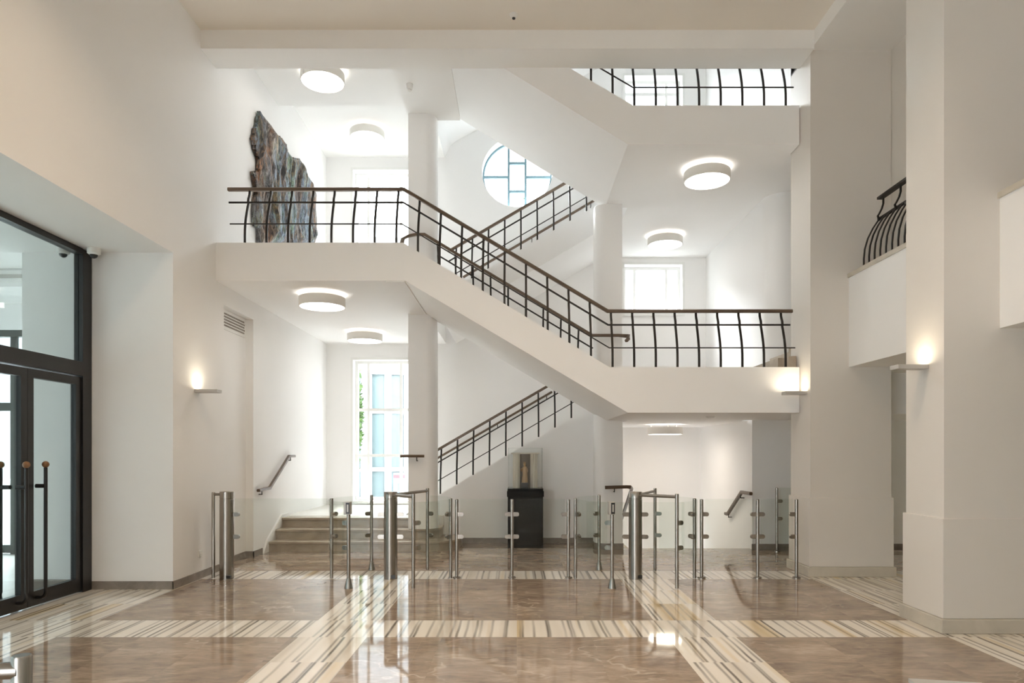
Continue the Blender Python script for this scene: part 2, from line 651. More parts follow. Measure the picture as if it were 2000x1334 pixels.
# left ceilings over level two (underside of the landing above)
lc = MB()
lc.box(XL, -1.77, 8.87, 11.2, 7.24, 7.95)
lc.box(XL, -1.49, 11.2, 14.0, 7.60, 7.95)
lc.box(-1.77, -0.932, 8.87, 11.2, 7.0, 7.5)
struct(lc.build('ceiling_upper', CEIL))

# pillars on the right
def pillar(y0, y1):
    x0, x1 = 3.67, 4.68
    s = MB().box(x0, x1, y0, y1, 0.985, 6.6).build('pillar', PILLAR)
    struct(s)
    MB().box(x0 - 0.022, x1 + 0.022, y0 - 0.022, y1 + 0.022, 0.125, 0.985).build('plinth', PILLAR, s, bevel=0.006)
    p = [(x0 - 0.045, y0 - 0.045), (x1 + 0.045, y0 - 0.045), (x1 + 0.045, y1 + 0.045), (x0 - 0.045, y1 + 0.045)]
    b = MB().prism(p, 0.0, 0.125, 'z')
    b.build('skirting', BASEPIL, s, bevel=0.008)


pillar(8.54, 9.15)
pillar(5.87, 6.44)
pillar(2.9, 3.6)

# balconies between the pillars on the right
def balcony(y0, y1):
    s = struct(MB().box(4.15, 4.75, y0, y1, 2.62, 3.735).build('balcony', WALL))
    MB().box(4.13, 4.72, y0, y1, 3.735, 3.785).build('ledge', BASEPIL, s)


balcony(6.44, 8.54)
balcony(3.6, 5.87)

# columns of the stair
def column(x0, x1, y0, y1, z0, z1, round_side):
    r = 0.17
    if round_side > 0:
        p = [(x0, y0)] + arc(x1 - r, y0 + r, r, -PI / 2, 0, 8) + arc(x1 - r, y1 - r, r, 0, PI / 2, 8) + [(x0, y1)]
    else:
        p = [(x1, y1)] + arc(x0 + r, y1 - r, r, PI / 2, PI, 8) + arc(x0 + r, y0 + r, r, PI, 1.5 * PI, 8) + [(x1, y0)]
    o = MB().prism(p, z0, z1, 'z').build('column', WALL, smooth=30)
    struct(o)
    return p, o


pL, cL = column(-1.75, -1.306, 10.97, 11.42, 0.321, 7.0, 1)
pR, cR = column(1.257, 1.69, 10.97, 11.42, 0.0, 5.547, -1)


def offset_poly(p, d):
    cx = sum(q[0] for q in p) / len(p)
    cy_ = sum(q[1] for q in p) / len(p)
    return [(cx + (q[0] - cx) * (1 + d / 0.22), cy_ + (q[1] - cy_) * (1 + d / 0.22)) for q in p]


MB().prism(offset_poly(pR, 0.012), 0.0, 0.09, 'z').build('skirting', BASESTONE, cR, smooth=30)

# skirtings
bb = MB()
bb.box(-4.86, XL + 0.012, 7.736, 7.75, 0.0, 0.09)
bb.box(XL, XL + 0.014, 7.736, 9.10, 0.0, 0.09)
bb.box(-4.02, -4.006, 9.10, 10.11, 0.0, 0.09)
bb.box(-4.02, XL + 0.014, 10.096, 10.11, 0.0, 0.09)
bb.box(XL, XL + 0.014, 10.096, 10.45, 0.0, 0.09)
struct(bb.build('baseboard_left', BASESTONE))
struct(MB().box(-5.62, -4.95, 7.736, 7.75, 0, 0.11).build('baseboard_vestibule', BASESTONE))
struct(MB().box(3.75, 6.3, 10.906, 10.92, 0.0, 0.09).build('baseboard_right', BASESTONE))
struct(MB().box(-0.95, 1.3, 11.686, 11.70, 0.0, 0.09).build('baseboard_stair', BASESTONE))
struct(MB().box(6.3, 8.2, 11.98, 12.0, 0.0, 0.14).build('baseboard_aisle', BASESTONE))

# ------------------------------------------------------------------ stair slabs and flights
def zig(x0, z0, x1, z1, n, bottom):
    """stepped top from (x0,z0) down/up to (x1,z1), then the bottom outline back"""
    pts = []
    dx, dz = (x1 - x0) / n, (z1 - z0) / n
    down = dz < 0
    for i in range(n):
        xa, za = x0 + dx * i, z0 + dz * i
        if down:
            pts += [(xa, za), (xa, za + dz)] if i else [(xa, za), (xa + 1e-4, za + dz)]
            pts += [(xa + dx, za + dz)]
        else:
            pts += [(xa, za), (xa + dx, za), (xa + dx, za + dz)]
    out = [pts[0]]
    for p in pts[1:]:
        if (Vector(p) - Vector(out[-1])).length > 2e-4:
            out.append(p)
    return out + bottom


# landings
struct(MB().prism([(XL, 4.272), (-1.48, 4.272), (-1.454, 3.78), (XL, 3.78)], YS, 14.0, 'y').build('floor_landing_left', WALL))
struct(MB().prism([(1.195, 2.659), (3.66, 2.659), (3.66, 2.068), (1.434, 2.068)], YS, 11.15, 'y').build('floor_landing_right', WALL))
lr = MB().box(1.80, 3.88, 11.15, 14.0, 2.068, 2.659)
struct(lr.build('floor_landing_rear', WALL))
struct(MB().box(3.66, 8.4, 9.15, 10.92, 2.068, 2.659).build('floor_gallery', WALL))
struct(MB().prism([(1.507, 6.05), (3.66, 6.05), (3.66, 5.547), (1.434, 5.547)], YS, 11.15, 'y').build('floor_landing_upper', WALL))
struct(MB().box(1.80, 6.2, 11.15, 14.0, 5.547, 6.05).build('floor_landing_upper_rear', WALL))
struct(MB().box(3.66, 6.2, 9.15, 11.15, 5.547, 6.05).build('floor_landing_upper_side', WALL))
# thin drop added for a strip of different shading that runs to the column
struct(MB().box(-1.706, -1.46, 8.86, 10.97, 3.765, 3.79).build('trim_shade_strip', WALL))


def flight(label, top, bot, ya, yb, y_in_a, y_in_b, n, curb):
    """top: ((x0,z0),(x1,z1)) of the stringer edge, bot: outline of the underside from right to left order closing the shape"""
    (x0, z0), (x1, z1) = top
    t = thing('stair_flight', ((x0 + x1) / 2, ya, min(z0, z1)), label, 'staircase', 'flights of the white staircase')
    if ya != y_in_a:
        MB().prism([(x0, z0), (x1, z1)] + bot, ya, y_in_a, 'y').build('stringer', WALL, t)
    if yb != y_in_b:
        MB().prism([(x0, z0), (x1, z1)] + bot, y_in_b, yb, 'y').build('stringer', WALL, t)
    c = curb
    lo = 0.30
    MB().prism(zig(x0, z0 - c, x1, z1 - c, n, [(x1, z1 - lo), (x0, z0 - lo)]), y_in_a, y_in_b, 'y').build('steps', LANDST, t)
    MB().prism([(x0, z0 - lo), (x1, z1 - lo)] + bot, y_in_a, y_in_b, 'y').build('soffit', WALL, t)
    return t


flight('white stair flight descending from the middle landing to the one above the passage', ((-1.48, 4.272), (1.195, 2.659)), [(1.434, 2.068), (-1.454, 3.78)], YS, 11.15, 8.97, 11.03, 10, 0.06)
flight('second white stair flight, rising behind the columns below the round window', ((-1.25, 4.261), (1.806, 6.05)), [(1.806, 5.576), (-1.25, 3.785)], 11.70, 13.995, 11.82, 13.995, 11, 0.06)
flight('topmost white stair flight, its sloping underside meeting the ceiling beam', ((-0.928, 7.48), (1.507, 6.05)), [(1.434, 5.547), (-0.928, 6.998)], YS, 11.15, 8.97, 11.03, 9, 0.06)
flight('lowest white stair flight with a grey-lit wall under it behind the display plinth', ((-1.90, 0.50), (1.81, 2.648)), [(1.81, 0.0), (-1.90, 0.0)], 11.70, 13.995, 11.82, 13.995, 13, 0.06)
# underside of the next flight up, curving out of the ceiling
cu = [(-1.49, 7.58), (-1.455, 7.66), (-1.418, 7.737), (-1.37, 7.82), (-1.313, 7.884), (-1.21, 7.96), (-1.10, 8.02), (-0.84, 8.147), (1.9, 9.55), (1.9, 9.95), (-1.49, 9.95)]
struct(MB().prism(cu, 11.7, 14.0, 'y').build('ceiling_sloped', WALL, smooth=25))

# three stone entrance steps up to the ground landing
def step_outline(x0, xr, y0, y1, r):
    return [(x0, y1), (x0, y0)] + arc(xr - r, y0 + r, r, -PI / 2, 0, 10) + [(xr, y1)]


st = thing('entrance_steps', (-2.4, 10.65, 0), 'three worn brown stone steps leading up to the tall window', 'steps')
for i, (xr, y0, r) in enumerate(((-0.93, 10.65, 0.55), (-1.26, 10.95, 0.4))):
    MB().prism(step_outline(XL + 0.03, xr, y0 + 0.02, 11.6, r), 0.16 * i, 0.16 * i + 0.12, 'z').build('step', STEPST, st, smooth=30)
    MB().prism(step_outline(XL + 0.03, xr + 0.02, y0 - 0.005, 11.6, r), 0.16 * i + 0.12, 0.16 * i + 0.16, 'z').build('step', STEPST, st, smooth=30, bevel=0.008)
MB().box(XL + 0.03, -1.76, 11.27, 11.6, 0.32, 0.44).build('step', STEPST, st)
MB().box(XL + 0.03, -1.76, 11.24, 11.6, 0.44, 0.478).build('step', STEPST, st, bevel=0.008)
for y0, z0 in ((10.65, 0.16), (10.95, 0.32)):
    pass
curbp = [(10.45, 0.0), (10.62, 0.19), (11.26, 0.53), (11.6, 0.53), (11.6, 0.0)]
MB().prism(curbp, XL + 0.001, XL + 0.03, 'x').build('side_curb', WALL, st)
struct(MB().box(XL, -1.25, 11.6, 14.0, 0.0, 0.48).build('floor_landing_ground', LANDST))
struct(MB().box(XL, -1.75, 11.58, 11.62, 0.2, 0.4795).build('trim_4', LANDST))

# stairs going down in the passage
ds = thing('cellar_steps', (2.75, 11.05, 0), 'stone stairs going down in the passage between the two bent handrails', 'steps')
for i in range(8):
    MB().box(1.812, 3.755, 11.05 + 0.3 * i, 11.35 + 0.3 * i, -0.165 * (i + 1) - 0.5, -0.165 * (i + 1)).build('step', STEPST, ds)
struct(MB().box(1.70, 1.81, 11.05, 14.0, -2.6, -0.001).build('wall_passage', WARM))

# winder steps on the right landing that lead behind the pillar
wsx = thing('winder_steps', (3.9, 9.8, 2.659), 'short stone steps climbing from the right landing behind the pillar', 'steps')
MB().box(3.50, 6.1, 9.16, 10.43, 2.66, 2.82).build('step', STEPST, wsx)
MB().box(3.56, 3.66, 8.95, 9.16, 2.66, 2.815).build('step', STEPST, wsx)
MB().box(3.86, 6.1, 9.16, 10.43, 2.82, 2.98).build('step', STEPST, wsx)
MB().box(4.15, 6.1, 9.16, 10.43, 2.98, 3.14).build('step', STEPST, wsx)
MB().box(4.42, 6.1, 9.16, 10.43, 3.14, 3.30).build('step', STEPST, wsx)

# ------------------------------------------------------------------ windows
def rect_window(nm, x0, x1, z0, z1, vx, hz, fmat=WHITEP, y=14.19):
    """frame ring, mullions at vx (centres) and bars at hz, glass behind"""
    fw = 0.06
    m = MB()
    m.box(x0, x0 + fw, y, y + 0.07, z0, z1).box(x1 - fw, x1, y, y + 0.07, z0, z1)
    m.box(x0 + fw, x1 - fw, y, y + 0.07, z0, z0 + fw).box(x0 + fw, x1 - fw, y, y + 0.07, z1 - fw, z1)
    o = struct(m.build(nm, fmat, weld=False))
    for v in vx:
        MB().box(v - 0.027, v + 0.027, y + 0.005, y + 0.065, z0 + fw, z1 - fw).build('mullion', fmat, o)
    for h in hz:
        MB().box(x0 + fw, x1 - fw, y + 0.01, y + 0.06, h - 0.03, h + 0.03).build('glazing_bar', fmat, o)
    MB().box(x0 + fw, x1 - fw, y + 0.032, y + 0.038, z0 + fw, z1 - fw).build('pane', GLASS, o)
    # casing on the room side
    c = MB()
    e = 0.05
    c.box(x0 - e, x0, 13.975, 14.0, z0 - e, z1 + e).box(x1, x1 + e, 13.975, 14.0, z0 - e, z1 + e)
    c.box(x0, x1, 13.975, 14.0, z1, z1 + e).box(x0, x1, 13.95, 14.0, z0 - e, z0)
    c.build('casing', WHITEP, o)
    return o


V1 = (-3.36 + 0.27, -3.36 + 0.945)
rect_window('window_1', *WINS[1], V1, (2.44, 1.49))
rect_window('window_2', *WINS[2], V1, (5.6,))
rect_window('window_3', *WINS[3], (2.20 + 0.235, 2.20 + 0.90), ())
rect_window('window_4', *WINS[4], (2.20 + 0.235, 2.20 + 0.90), (9.0,))
# round window
yr = 14.25
rwo = struct(MB().ring([(0.735, 0.0), (0.735, 0.06), (0.685, 0.06), (0.685, 0.0)], (RW[0], yr, RW[1]), 64, 'y').build('window_5', BLUEF, smooth=30))
zc = RW[1] - 0.005
for xm in (-0.175, 0.175):
    MB().box(xm - 0.024, xm + 0.024, yr, yr + 0.06, zc - 0.68, zc + 0.68).build('mullion', BLUEF, rwo)
for xa, xb, zz in ((-0.7, -0.199, zc), (0.199, 0.7, zc), (-0.151, 0.151, zc + 0.29), (-0.151, 0.151, zc - 0.30)):
    MB().box(xa, xb, yr + 0.003, yr + 0.057, zz - 0.022, zz + 0.022).build('glazing_bar', BLUEF, rwo)
MB().prism(arc(RW[0], RW[1], 0.70, 0, 2 * PI * 47 / 48, 47), yr + 0.028, yr + 0.034, 'y').build('pane', GLASS, rwo)

# ------------------------------------------------------------------ entrance door in black frame
XD = -4.87
fr = MB()
fr.box(XD - 0.05, XD + 0.05, 7.58, 7.735, 0.0, 3.81)                # jamb
fr.box(XD - 0.05, XD + 0.05, -2.5, 7.58, 3.755, 3.815)              # head
fr.box(XD - 0.06, XD + 0.06, -2.5, 7.58, 2.40, 2.555)               # transom
fr.box(XD - 0.05, XD + 0.05, 5.70, 5.86, 0.0, 2.40)
fr.box(XD - 0.05, XD + 0.05, 3.6, 3.7, 0.0, 3.755)
fr.box(XD - 0.05, XD + 0.05, 0.6, 0.7, 0.0, 3.755)
fr.box(XD - 0.05, XD + 0.05, -2.5, 5.70, 0.0, 0.12)
dfo = struct(fr.build('door_1', BLACK))
MB().box(XD - 0.006, XD + 0.006, -2.5, 7.58, 2.555, 3.755).build('transom_pane', GLASSD, dfo)
MB().box(XD - 0.006, XD + 0.006, -2.5, 3.6, 0.12, 2.40).build('side_pane', GLASSD, dfo)
MB().box(XD - 0.006, XD + 0.006, 3.7, 5.70, 0.12, 2.40).build('side_pane', GLASSD, dfo)


def leaf(nm, y0, y1, hy):
    s = 0.085
    m = MB()
    a, b = XD - 0.03, XD + 0.03
    m.box(a, b, y0, y0 + s, 0.015, 2.385).box(a, b, y1 - s, y1, 0.015, 2.385)
    m.box(a, b, y0 + s, y1 - s, 0.015, 0.16).box(a, b, y0 + s, y1 - s, 2.30, 2.385)
    o = struct(m.build(nm, BLACK))
    MB().box(XD - 0.006, XD + 0.006, y0 + s, y1 - s, 0.16, 2.30).build('pane', GLASSD, o)
    for sd in (1, -1):
        xb = XD + sd * 0.125
        pts = [(xb, hy, 1.40), (xb, hy, 0.20), (xb, hy, 0.14), (xb - sd * 0.012, hy, 0.11), (xb - sd * 0.035, hy, 0.095), (XD + sd * 0.03, hy, 0.095)]
        h = MB().tube(pts, 0.017, 10).build('door_handle', BLACK, o, smooth=50)
        MB().ball((xb, hy, 1.432), 0.034).build('knob', WOODB, h, smooth=80)
        MB().tube([(XD + sd * 0.03, hy, 1.215), (xb, hy, 1.215)], 0.022, 10).build('bracket', BLACK, h, smooth=50)
    return o


leaf('door_2', 6.75, 7.575, 6.87)
leaf('door_3', 5.865, 6.745, 6.6)
# outer glazing of the vestibule, opened wide to bring daylight onto the pillars
og = MB()
for yy in [-2.4 + 0.72 * i for i in range(19)]:
    og.box(-8.66, -8.58, yy - 0.03, yy + 0.03, 0.0, 3.82)
for zz in (0.05, 2.4, 3.4):
    og.box(-8.66, -8.58, -2.5, 10.6, zz - 0.05, zz + 0.05)
w6 = struct(og.build('window_6', BLACK))
MB().box(-8.63, -8.61, -2.5, 10.6, 0.0, 3.82).build('pane', glass('dimming_glass', (0.45, 0.475, 0.48), 0.6), w6)  # tint added to cut the daylight coming through
og2 = MB()
for xx in [-8.6 + 0.3 * i for i in range(8)]:
    og2.box(xx - 0.035, xx + 0.035, 10.42, 10.5, 0.0, 3.42)
for zz in (0.08, 2.25, 3.38):
    og2.box(-8.7, -6.5, 10.41, 10.51, zz - 0.06, zz + 0.06)
w7 = struct(og2.build('window_7', principled('dark_green_frame', (0.035, 0.05, 0.045), 0.4)))
MB().box(-8.7, -6.5, 10.455, 10.465, 0.0, 3.42).build('pane', glass('dimming_glass_side', (0.45, 0.475, 0.48), 0.6), w7)  # same added tint, holds the daylight down
# air outlet in the vestibule bulkhead
t = thing('air_outlet', (-5.95, 8.43, 3.66), 'white air outlet with a grey slot seen through the door glass', 'vent')
MB().box(-6.6, -5.66, 8.405, 8.429, 3.655, 3.80).build('frame', WHITEP, t, bevel=0.006)
MB().box(-6.5, -5.72, 8.398, 8.406, 3.70, 3.745).build('slot', SILVER, t)

# ------------------------------------------------------------------ railings
PROF = [(0.0, 0.0), (0.0, 0.10), (0.003, 0.18), (0.014, 0.26), (0.034, 0.34), (0.060, 0.42), (0.090, 0.50), (0.112, 0.548), (0.120, 0.574),
        (0.108, 0.582), (0.118, 0.625), (0.140, 0.66), (0.158, 0.70), (0.164, 0.755)]


def interp(base, x):
    for (xa, za), (xb, zb) in zip(base, base[1:]):
        if x <= xb:
            return za + (zb - za) * (x - xa) / (xb - xa)
    return base[-1][1]


def clip_path(base, xa, xb):
    p = [(xa, interp(base, xa))] + [q for q in base if xa + 1e-3 < q[0] < xb - 1e-3] + [(xb, interp(base, xb))]
    return p


def railing(label, base, yf, xs, ext, midext, lowext, rail_mat=BRONZE, top=0.765, extra_start=None, extra_end=None, w=0.028, flip=1):
    t = thing('stair_railing', ((ext[0] + ext[1]) / 2, yf, interp(base, (ext[0] + ext[1]) / 2)), label, 'railing', 'wrought iron stair railings')
    path = [(x, yf + flip * 0.164, z + top) for x, z in clip_path(base, *ext)]
    if extra_start:
        path = extra_start + path
    if extra_end:
        path = path + extra_end
    sec = [(-0.030, -0.016), (-0.020, -0.022), (0.020, -0.022), (0.030, -0.016), (0.030, 0.010), (0.018, 0.022), (-0.018, 0.022), (-0.030, 0.010)]
    MB().sweep(path, sec).build('handrail', rail_mat, t, smooth=35)
    mp = [(x, yf + flip * 0.112, z + 0.574) for x, z in clip_path(base, *midext)]
    MB().bar(mp, 0.014, 0.022).build('middle_rail', IRON, t)
    lp = [(x, yf + flip * 0.004, z + 0.255) for x, z in clip_path(base, *lowext)]
    MB().bar(lp, 0.012, 0.014).build('lower_rail', IRON, t)
    for x in xs:
        z = interp(base, x)
        k = top / 0.765
        pts = [(x, yf + flip * d, z + h * k + (0.004 if i == 0 else 0)) for i, (d, h) in enumerate(PROF)]
        MB().sweep(pts, [(-w / 2, -0.007), (w / 2, -0.007), (w / 2, 0.007), (-w / 2, 0.007)], up=Vector((0, 1, 0))).build('baluster', IRON, t)
    return t


XS = [-3.543 + 0.2815 * i for i in range(26)]
railing('long front railing along the middle landing and down to the landing above the passage',
        [(-3.9, 4.272), (-1.50, 4.272), (1.20, 2.659), (3.66, 2.659)], 8.885, XS, (-3.83, 3.645), (-3.80, 3.60), (-3.74, 3.62))
railing('railing of the topmost landing, cut off by the ceiling beam',
        [(-0.94, 7.49), (1.507, 6.05), (3.66, 6.05)], 8.885, XS[10:], (-0.85, 3.55), (-0.85, 3.55), (-0.85, 3.60), extra_start=None)
railing('inner railing on the far side of the front flight, its ends hooked around the columns',
        [(-1.75, 4.272), (-1.48, 4.272), (1.20, 2.659), (1.75, 2.659)], 11.08, [-1.27 + 0.2815 * i for i in range(9)], (-1.62, 1.62), (-1.28, 1.22), (-1.28, 1.22), flip=-1,
        extra_start=[(-1.83, 10.82, 4.86), (-1.815, 10.85, 4.95), (-1.74, 10.91, 5.01)], extra_end=[(1.78, 10.91, 3.41), (1.765, 10.85, 3.36), (1.73, 10.82, 3.32)])
b2 = [(-1.25, 4.261), (1.806, 6.05)]
railing('railing rising across the round window beside the second flight', b2, 11.74, [-1.06 + 0.2815 * i for i in range(10)], (-1.20, 1.78), (-1.20, 1.78), (-1.20, 1.78))
b0 = [(-1.92, 0.488), (1.81, 2.648)]
railing('railing of the lowest flight above the display plinth', b0, 11.74, [-1.32 + 0.2815 * i for i in range(11)], (-1.48, 1.79), (-1.42, 1.79), (-1.42, 1.79), top=0.80)


def wall_rail(label, pts, brackets, r=0.021, mat=BRONZE, wall=None):
    t = thing('handrail', pts[0], label, 'handrail')
    MB().sweep(pts, [(-0.02, -r), (0.02, -r), (0.028, 0), (0.02, r), (-0.02, r), (-0.028, 0)]).build('rail', mat, t, smooth=35)
    for (a, b) in brackets:
        m = Vector(a) + Vector((0, 0, -0.06))
        e = Vector(b)
        MB().tube([a, m, (e.x, e.y, m.z)], 0.008, 8).build('bracket', IRON, t, smooth=50)
    return t


# back wall rail of the lowest flight and of the second flight
def slope_pt(base, x, dz, y):
    return (x, y, interp(base, x) + dz)


wall_rail('slim handrail on the white wall behind the lowest railing', [slope_pt(b0, -1.64, 0.775, 13.9), slope_pt(b0, 0.71, 0.775, 13.9)],
          [(slope_pt(b0, x, 0.76, 13.9), (x, 13.99, 0)) for x in (-1.2, -0.4, 0.6)])
wall_rail('slim handrail under the round window along the second flight', [slope_pt(b2, -1.1, 0.77, 13.9), slope_pt(b2, 1.75, 0.77, 13.9)],
          [(slope_pt(b2, x, 0.755, 13.9), (x, 13.99, 0)) for x in (-0.9, 0.3, 1.5)])
wall_rail('bent bronze handrail on the white wall above the entrance steps', [(-3.85, 10.16, 0.985), (-3.85, 10.62, 1.0), (-3.85, 11.53, 1.49), (-3.85, 11.80, 1.49)],
          [((-3.85, 10.3, 0.98), (-3.9, 10.3, 0)), ((-3.85, 11.6, 1.48), (-3.9, 11.6, 0))])
wall_rail('short straight bronze handrail on the column by the tall window', [(-1.86, 10.88, 1.495), (-1.48, 10.88, 1.495)],
          [((-1.60, 10.88, 1.48), (-1.60, 10.97, 0))])
wall_rail('dark bronze handrail turning down the passage stairs from the column', [(1.40, 10.88, 0.995), (1.74, 10.88, 1.005), (1.80, 10.90, 1.0), (1.845, 11.0, 0.965), (1.855, 12.2, 0.33)],
          [((1.55, 10.88, 0.985), (1.55, 10.97, 0))], r=0.026)
wall_rail('bronze handrail on the cream wall at the top of the passage stairs', [(3.70, 10.80, 0.90), (3.70, 11.25, 0.90), (3.70, 12.0, 0.47), (3.70, 12.12, 0.47)],
          [((3.70, 11.3, 0.86), (3.76, 11.3, 0)), ((3.70, 11.95, 0.48), (3.76, 11.95, 0))], r=0.026)

# bulging balcony railings on the right
def belly_rail(label, y0, y1):
    t = thing('balcony_railing', (4.25, (y0 + y1) / 2, 3.785), label, 'railing', 'bulging iron balcony railings')
    xt = 4.44
    MB().sweep([(xt, y0, 4.665), (xt, y1, 4.665)], [(-0.035, -0.018), (0.035, -0.018), (0.035, 0.01), (0.02, 0.02), (-0.02, 0.02), (-0.035, 0.01)]).build('handrail', IRON, t)
    MB().bar([(xt - 0.02, y0, 4.40), (xt - 0.02, y1, 4.40)], 0.02, 0.035).build('middle_rail', IRON, t)
    y = y1 - 0.06
    i = 0
    prof = [(0.0, -0.01), (0.0, 0.12), (0.012, 0.24), (0.05, 0.37), (0.11, 0.49), (0.17, 0.58), (0.20, 0.615)]
    while y > y0 + 0.03:
        MB().bar([(4.215 + d, y, 3.785 + h) for d, h in prof], 0.02, 0.014, up=Vector((1, 0, 0))).build('baluster', IRON, t)
        if i % 3 == 0:
            top = [(4.40, y, 4.375), (4.385, y, 4.43), (4.40, y, 4.45), (4.435, y, 4.52), (4.452, y, 4.58), (4.452, y, 4.655)]
            MB().bar(top, 0.022, 0.016, up=Vector((1, 0, 0))).build('support', IRON, t)
        y -= 0.125
        i += 1


belly_rail('bulging black iron railing on the white balcony between the two pillars', 6.5, 8.36)
belly_rail('bulging black iron railing on the balcony at the edge beside the big near pillar', 3.7, 5.60)

# ------------------------------------------------------------------ round ceiling lamps
def lamp0(loc, label):
    t = thing('ceiling_lamp', loc, label, 'ceiling lamp', 'round drum ceiling lamps')
    x, y, z = loc
    R = 0.318
    nn = 48
    m = MB().ring([(R, -0.185), (R, -0.055), (R - 0.012, -0.055), (R - 0.012, -0.185)], (x, y, z), nn)
    m.build('drum_shade', GREYP, t, smooth=30)
    MB().lathe([(R - 0.013, 0), (R - 0.013, 0.006)], (x, y, z - 0.180), nn).build('diffuser', LAMP, t, smooth=30)
    MB().lathe([(R - 0.06, 0), (R - 0.06, 0.006)], (x, y, z - 0.066), nn).build('upper_diffuser', LAMPTOP, t, smooth=30)
    for k in range(3):
        a = 0.5 + 2 * PI * k / 3
        MB().tube([(x + 0.27 * math.cos(a), y + 0.27 * math.sin(a), z - 0.06), (x + 0.27 * math.cos(a), y + 0.27 * math.sin(a), z)], 0.006, 6).build('spacer', GREYP, t)
    return t


l0 = lamp0((-2.74, 9.6, 3.78), 'round drum lamp under the middle landing, nearer of the two above the entrance steps')
copy_tree(l0, (-2.80, 12.55, 3.78), 'round drum lamp right in front of the tall ground floor window')
copy_tree(l0, (-2.89, 10.15, 7.24), 'round drum lamp on the upper ceiling next to the beam, tilted oval view')
copy_tree(l0, (-2.80, 12.75, 7.60), 'round drum lamp above the bark artwork, in front of the upper window')
copy_tree(l0, (2.67, 9.6, 5.547), 'larger looking round drum lamp under the topmost landing by the pillar')
copy_tree(l0, (2.72, 12.55, 5.547), 'round drum lamp above the small window of the right landing')
copy_tree(l0, (2.72, 12.55, 2.068), 'round drum lamp seen edge-on in the passage under the landing')
area('passage_lamp_light', (2.72, 12.55, 1.875), (0, 0, 0), 0.5, 0.5, 6.5, (1.0, 0.82, 0.62))

# ------------------------------------------------------------------ wall sconces
def sconce(loc, sgn, label):
    t = thing('wall_sconce', loc, label, 'wall lamp', 'flat bar wall lamps')
    x, y, z = loc
    xa, xb = (x, x + sgn * 0.275)
    x0, x1 = min(xa, xb), max(xa, xb)
    MB().box(x0, x1, y - 0.07, y + 0.07, z - 0.026, z + 0.012).build('housing', SILVER, t, bevel=0.003)
    MB().box(x0 + 0.03, x1 - 0.03, y - 0.05, y + 0.05, z + 0.0122, z + 0.0135).build('light_strip', SCONCE, t)
    return t


sconce((XL, 8.33, 2.306), 1, 'flat bar lamp on the long white wall beside the door recess')
sconce((3.67, 8.70, 2.315), -1, 'flat bar lamp glowing below the landing on the far pillar')
sconce((3.67, 6.15, 2.325), -1, 'flat bar lamp on the near pillar, white-lit tip')

# ------------------------------------------------------------------ small wall and ceiling fittings
t = thing('vent_grille', (-4.02, 9.6, 3.4), 'perforated white ventilation grille at the top of the shallow wall niche', 'vent')
MB().box(-4.02, -4.008, 9.14, 10.08, 3.24, 3.50).build('frame', WHITEP, t)
for i in range(5):
    row = MB()
    for q in range(26):
        y_ = 9.19 + 0.0325 * q + (0.016 if i % 2 else 0)
        row.box(-4.008, -4.005, y_, y_ + 0.021, 3.285 + 0.04 * i, 3.309 + 0.04 * i)
    row.build('slot', principled('grille_shadow', (0.25, 0.22, 0.19), 0.7) if i == 0 else MATS['grille_shadow'], t)
t = thing('wall_socket', (XL, 8.41, 0.307), 'small white wall socket low on the white wall beside the steel gate bollard', 'socket')
MB().box(XL, XL + 0.012, 8.37, 8.45, 0.267, 0.347).build('plate', WHITEP, t, bevel=0.003)
MB().lathe([(0.02, 0), (0.02, 0.004)], (XL + 0.013, 8.41, 0.305), 12).build('insert', GREYP, t)


def dome_cam(loc, label):
    t = thing('security_camera', loc, label, 'camera', 'white dome cameras')
    x, y, z = loc
    MB().lathe([(0.045, -0.075), (0.066, -0.06), (0.068, 0.0)], loc, 20).build('housing', WHITEP, t, smooth=50)
    MB().ball((x, y, z - 0.072), 0.042, n=16).build('lens_dome', DARKM, t, smooth=80)


dome_cam((-4.70, 7.58, 3.82), 'white dome camera on the soffit at the top corner of the door frame')
dome_cam((-5.02, 7.55, 3.82), 'white dome camera inside the vestibule, seen through the glass')
t = thing('smoke_detector', (-1.59, 10.1, 7.0), 'small white detector on the ceiling beam above the column', 'smoke detector')
MB().lathe([(0.025, -0.085), (0.04, -0.08), (0.045, -0.03), (0.05, 0.0)], (-1.59, 10.1, 7.0), 18).build('body', WHITEP, t, smooth=50)
MB().lathe([(0.028, -0.1), (0.03, -0.085)], (-1.59, 10.1, 7.0), 18).build('sensor', GREYP, t, smooth=50)
t = thing('smoke_detector', (-0.04, 8.13, 6.77), 'tiny round detector on the big flat hall ceiling', 'smoke detector')
MB().lathe([(0.03, -0.045), (0.045, -0.02), (0.048, 0.0)], (-0.04, 8.13, 6.77), 18).build('body', WHITEP, t, smooth=50)
MB().lathe([(0.018, -0.055), (0.02, -0.044)], (-0.04, 8.13, 6.77), 18).build('sensor', DARKM, t, smooth=50)
t = thing('smoke_detector', (2.76, 9.75, 2.068), 'flat white detector under the landing slab at the passage entrance', 'smoke detector')
MB().lathe([(0.04, -0.03), (0.06, -0.012), (0.062, 0.0)], (2.76, 9.75, 2.068), 18).build('body', WHITEP, t, smooth=50)

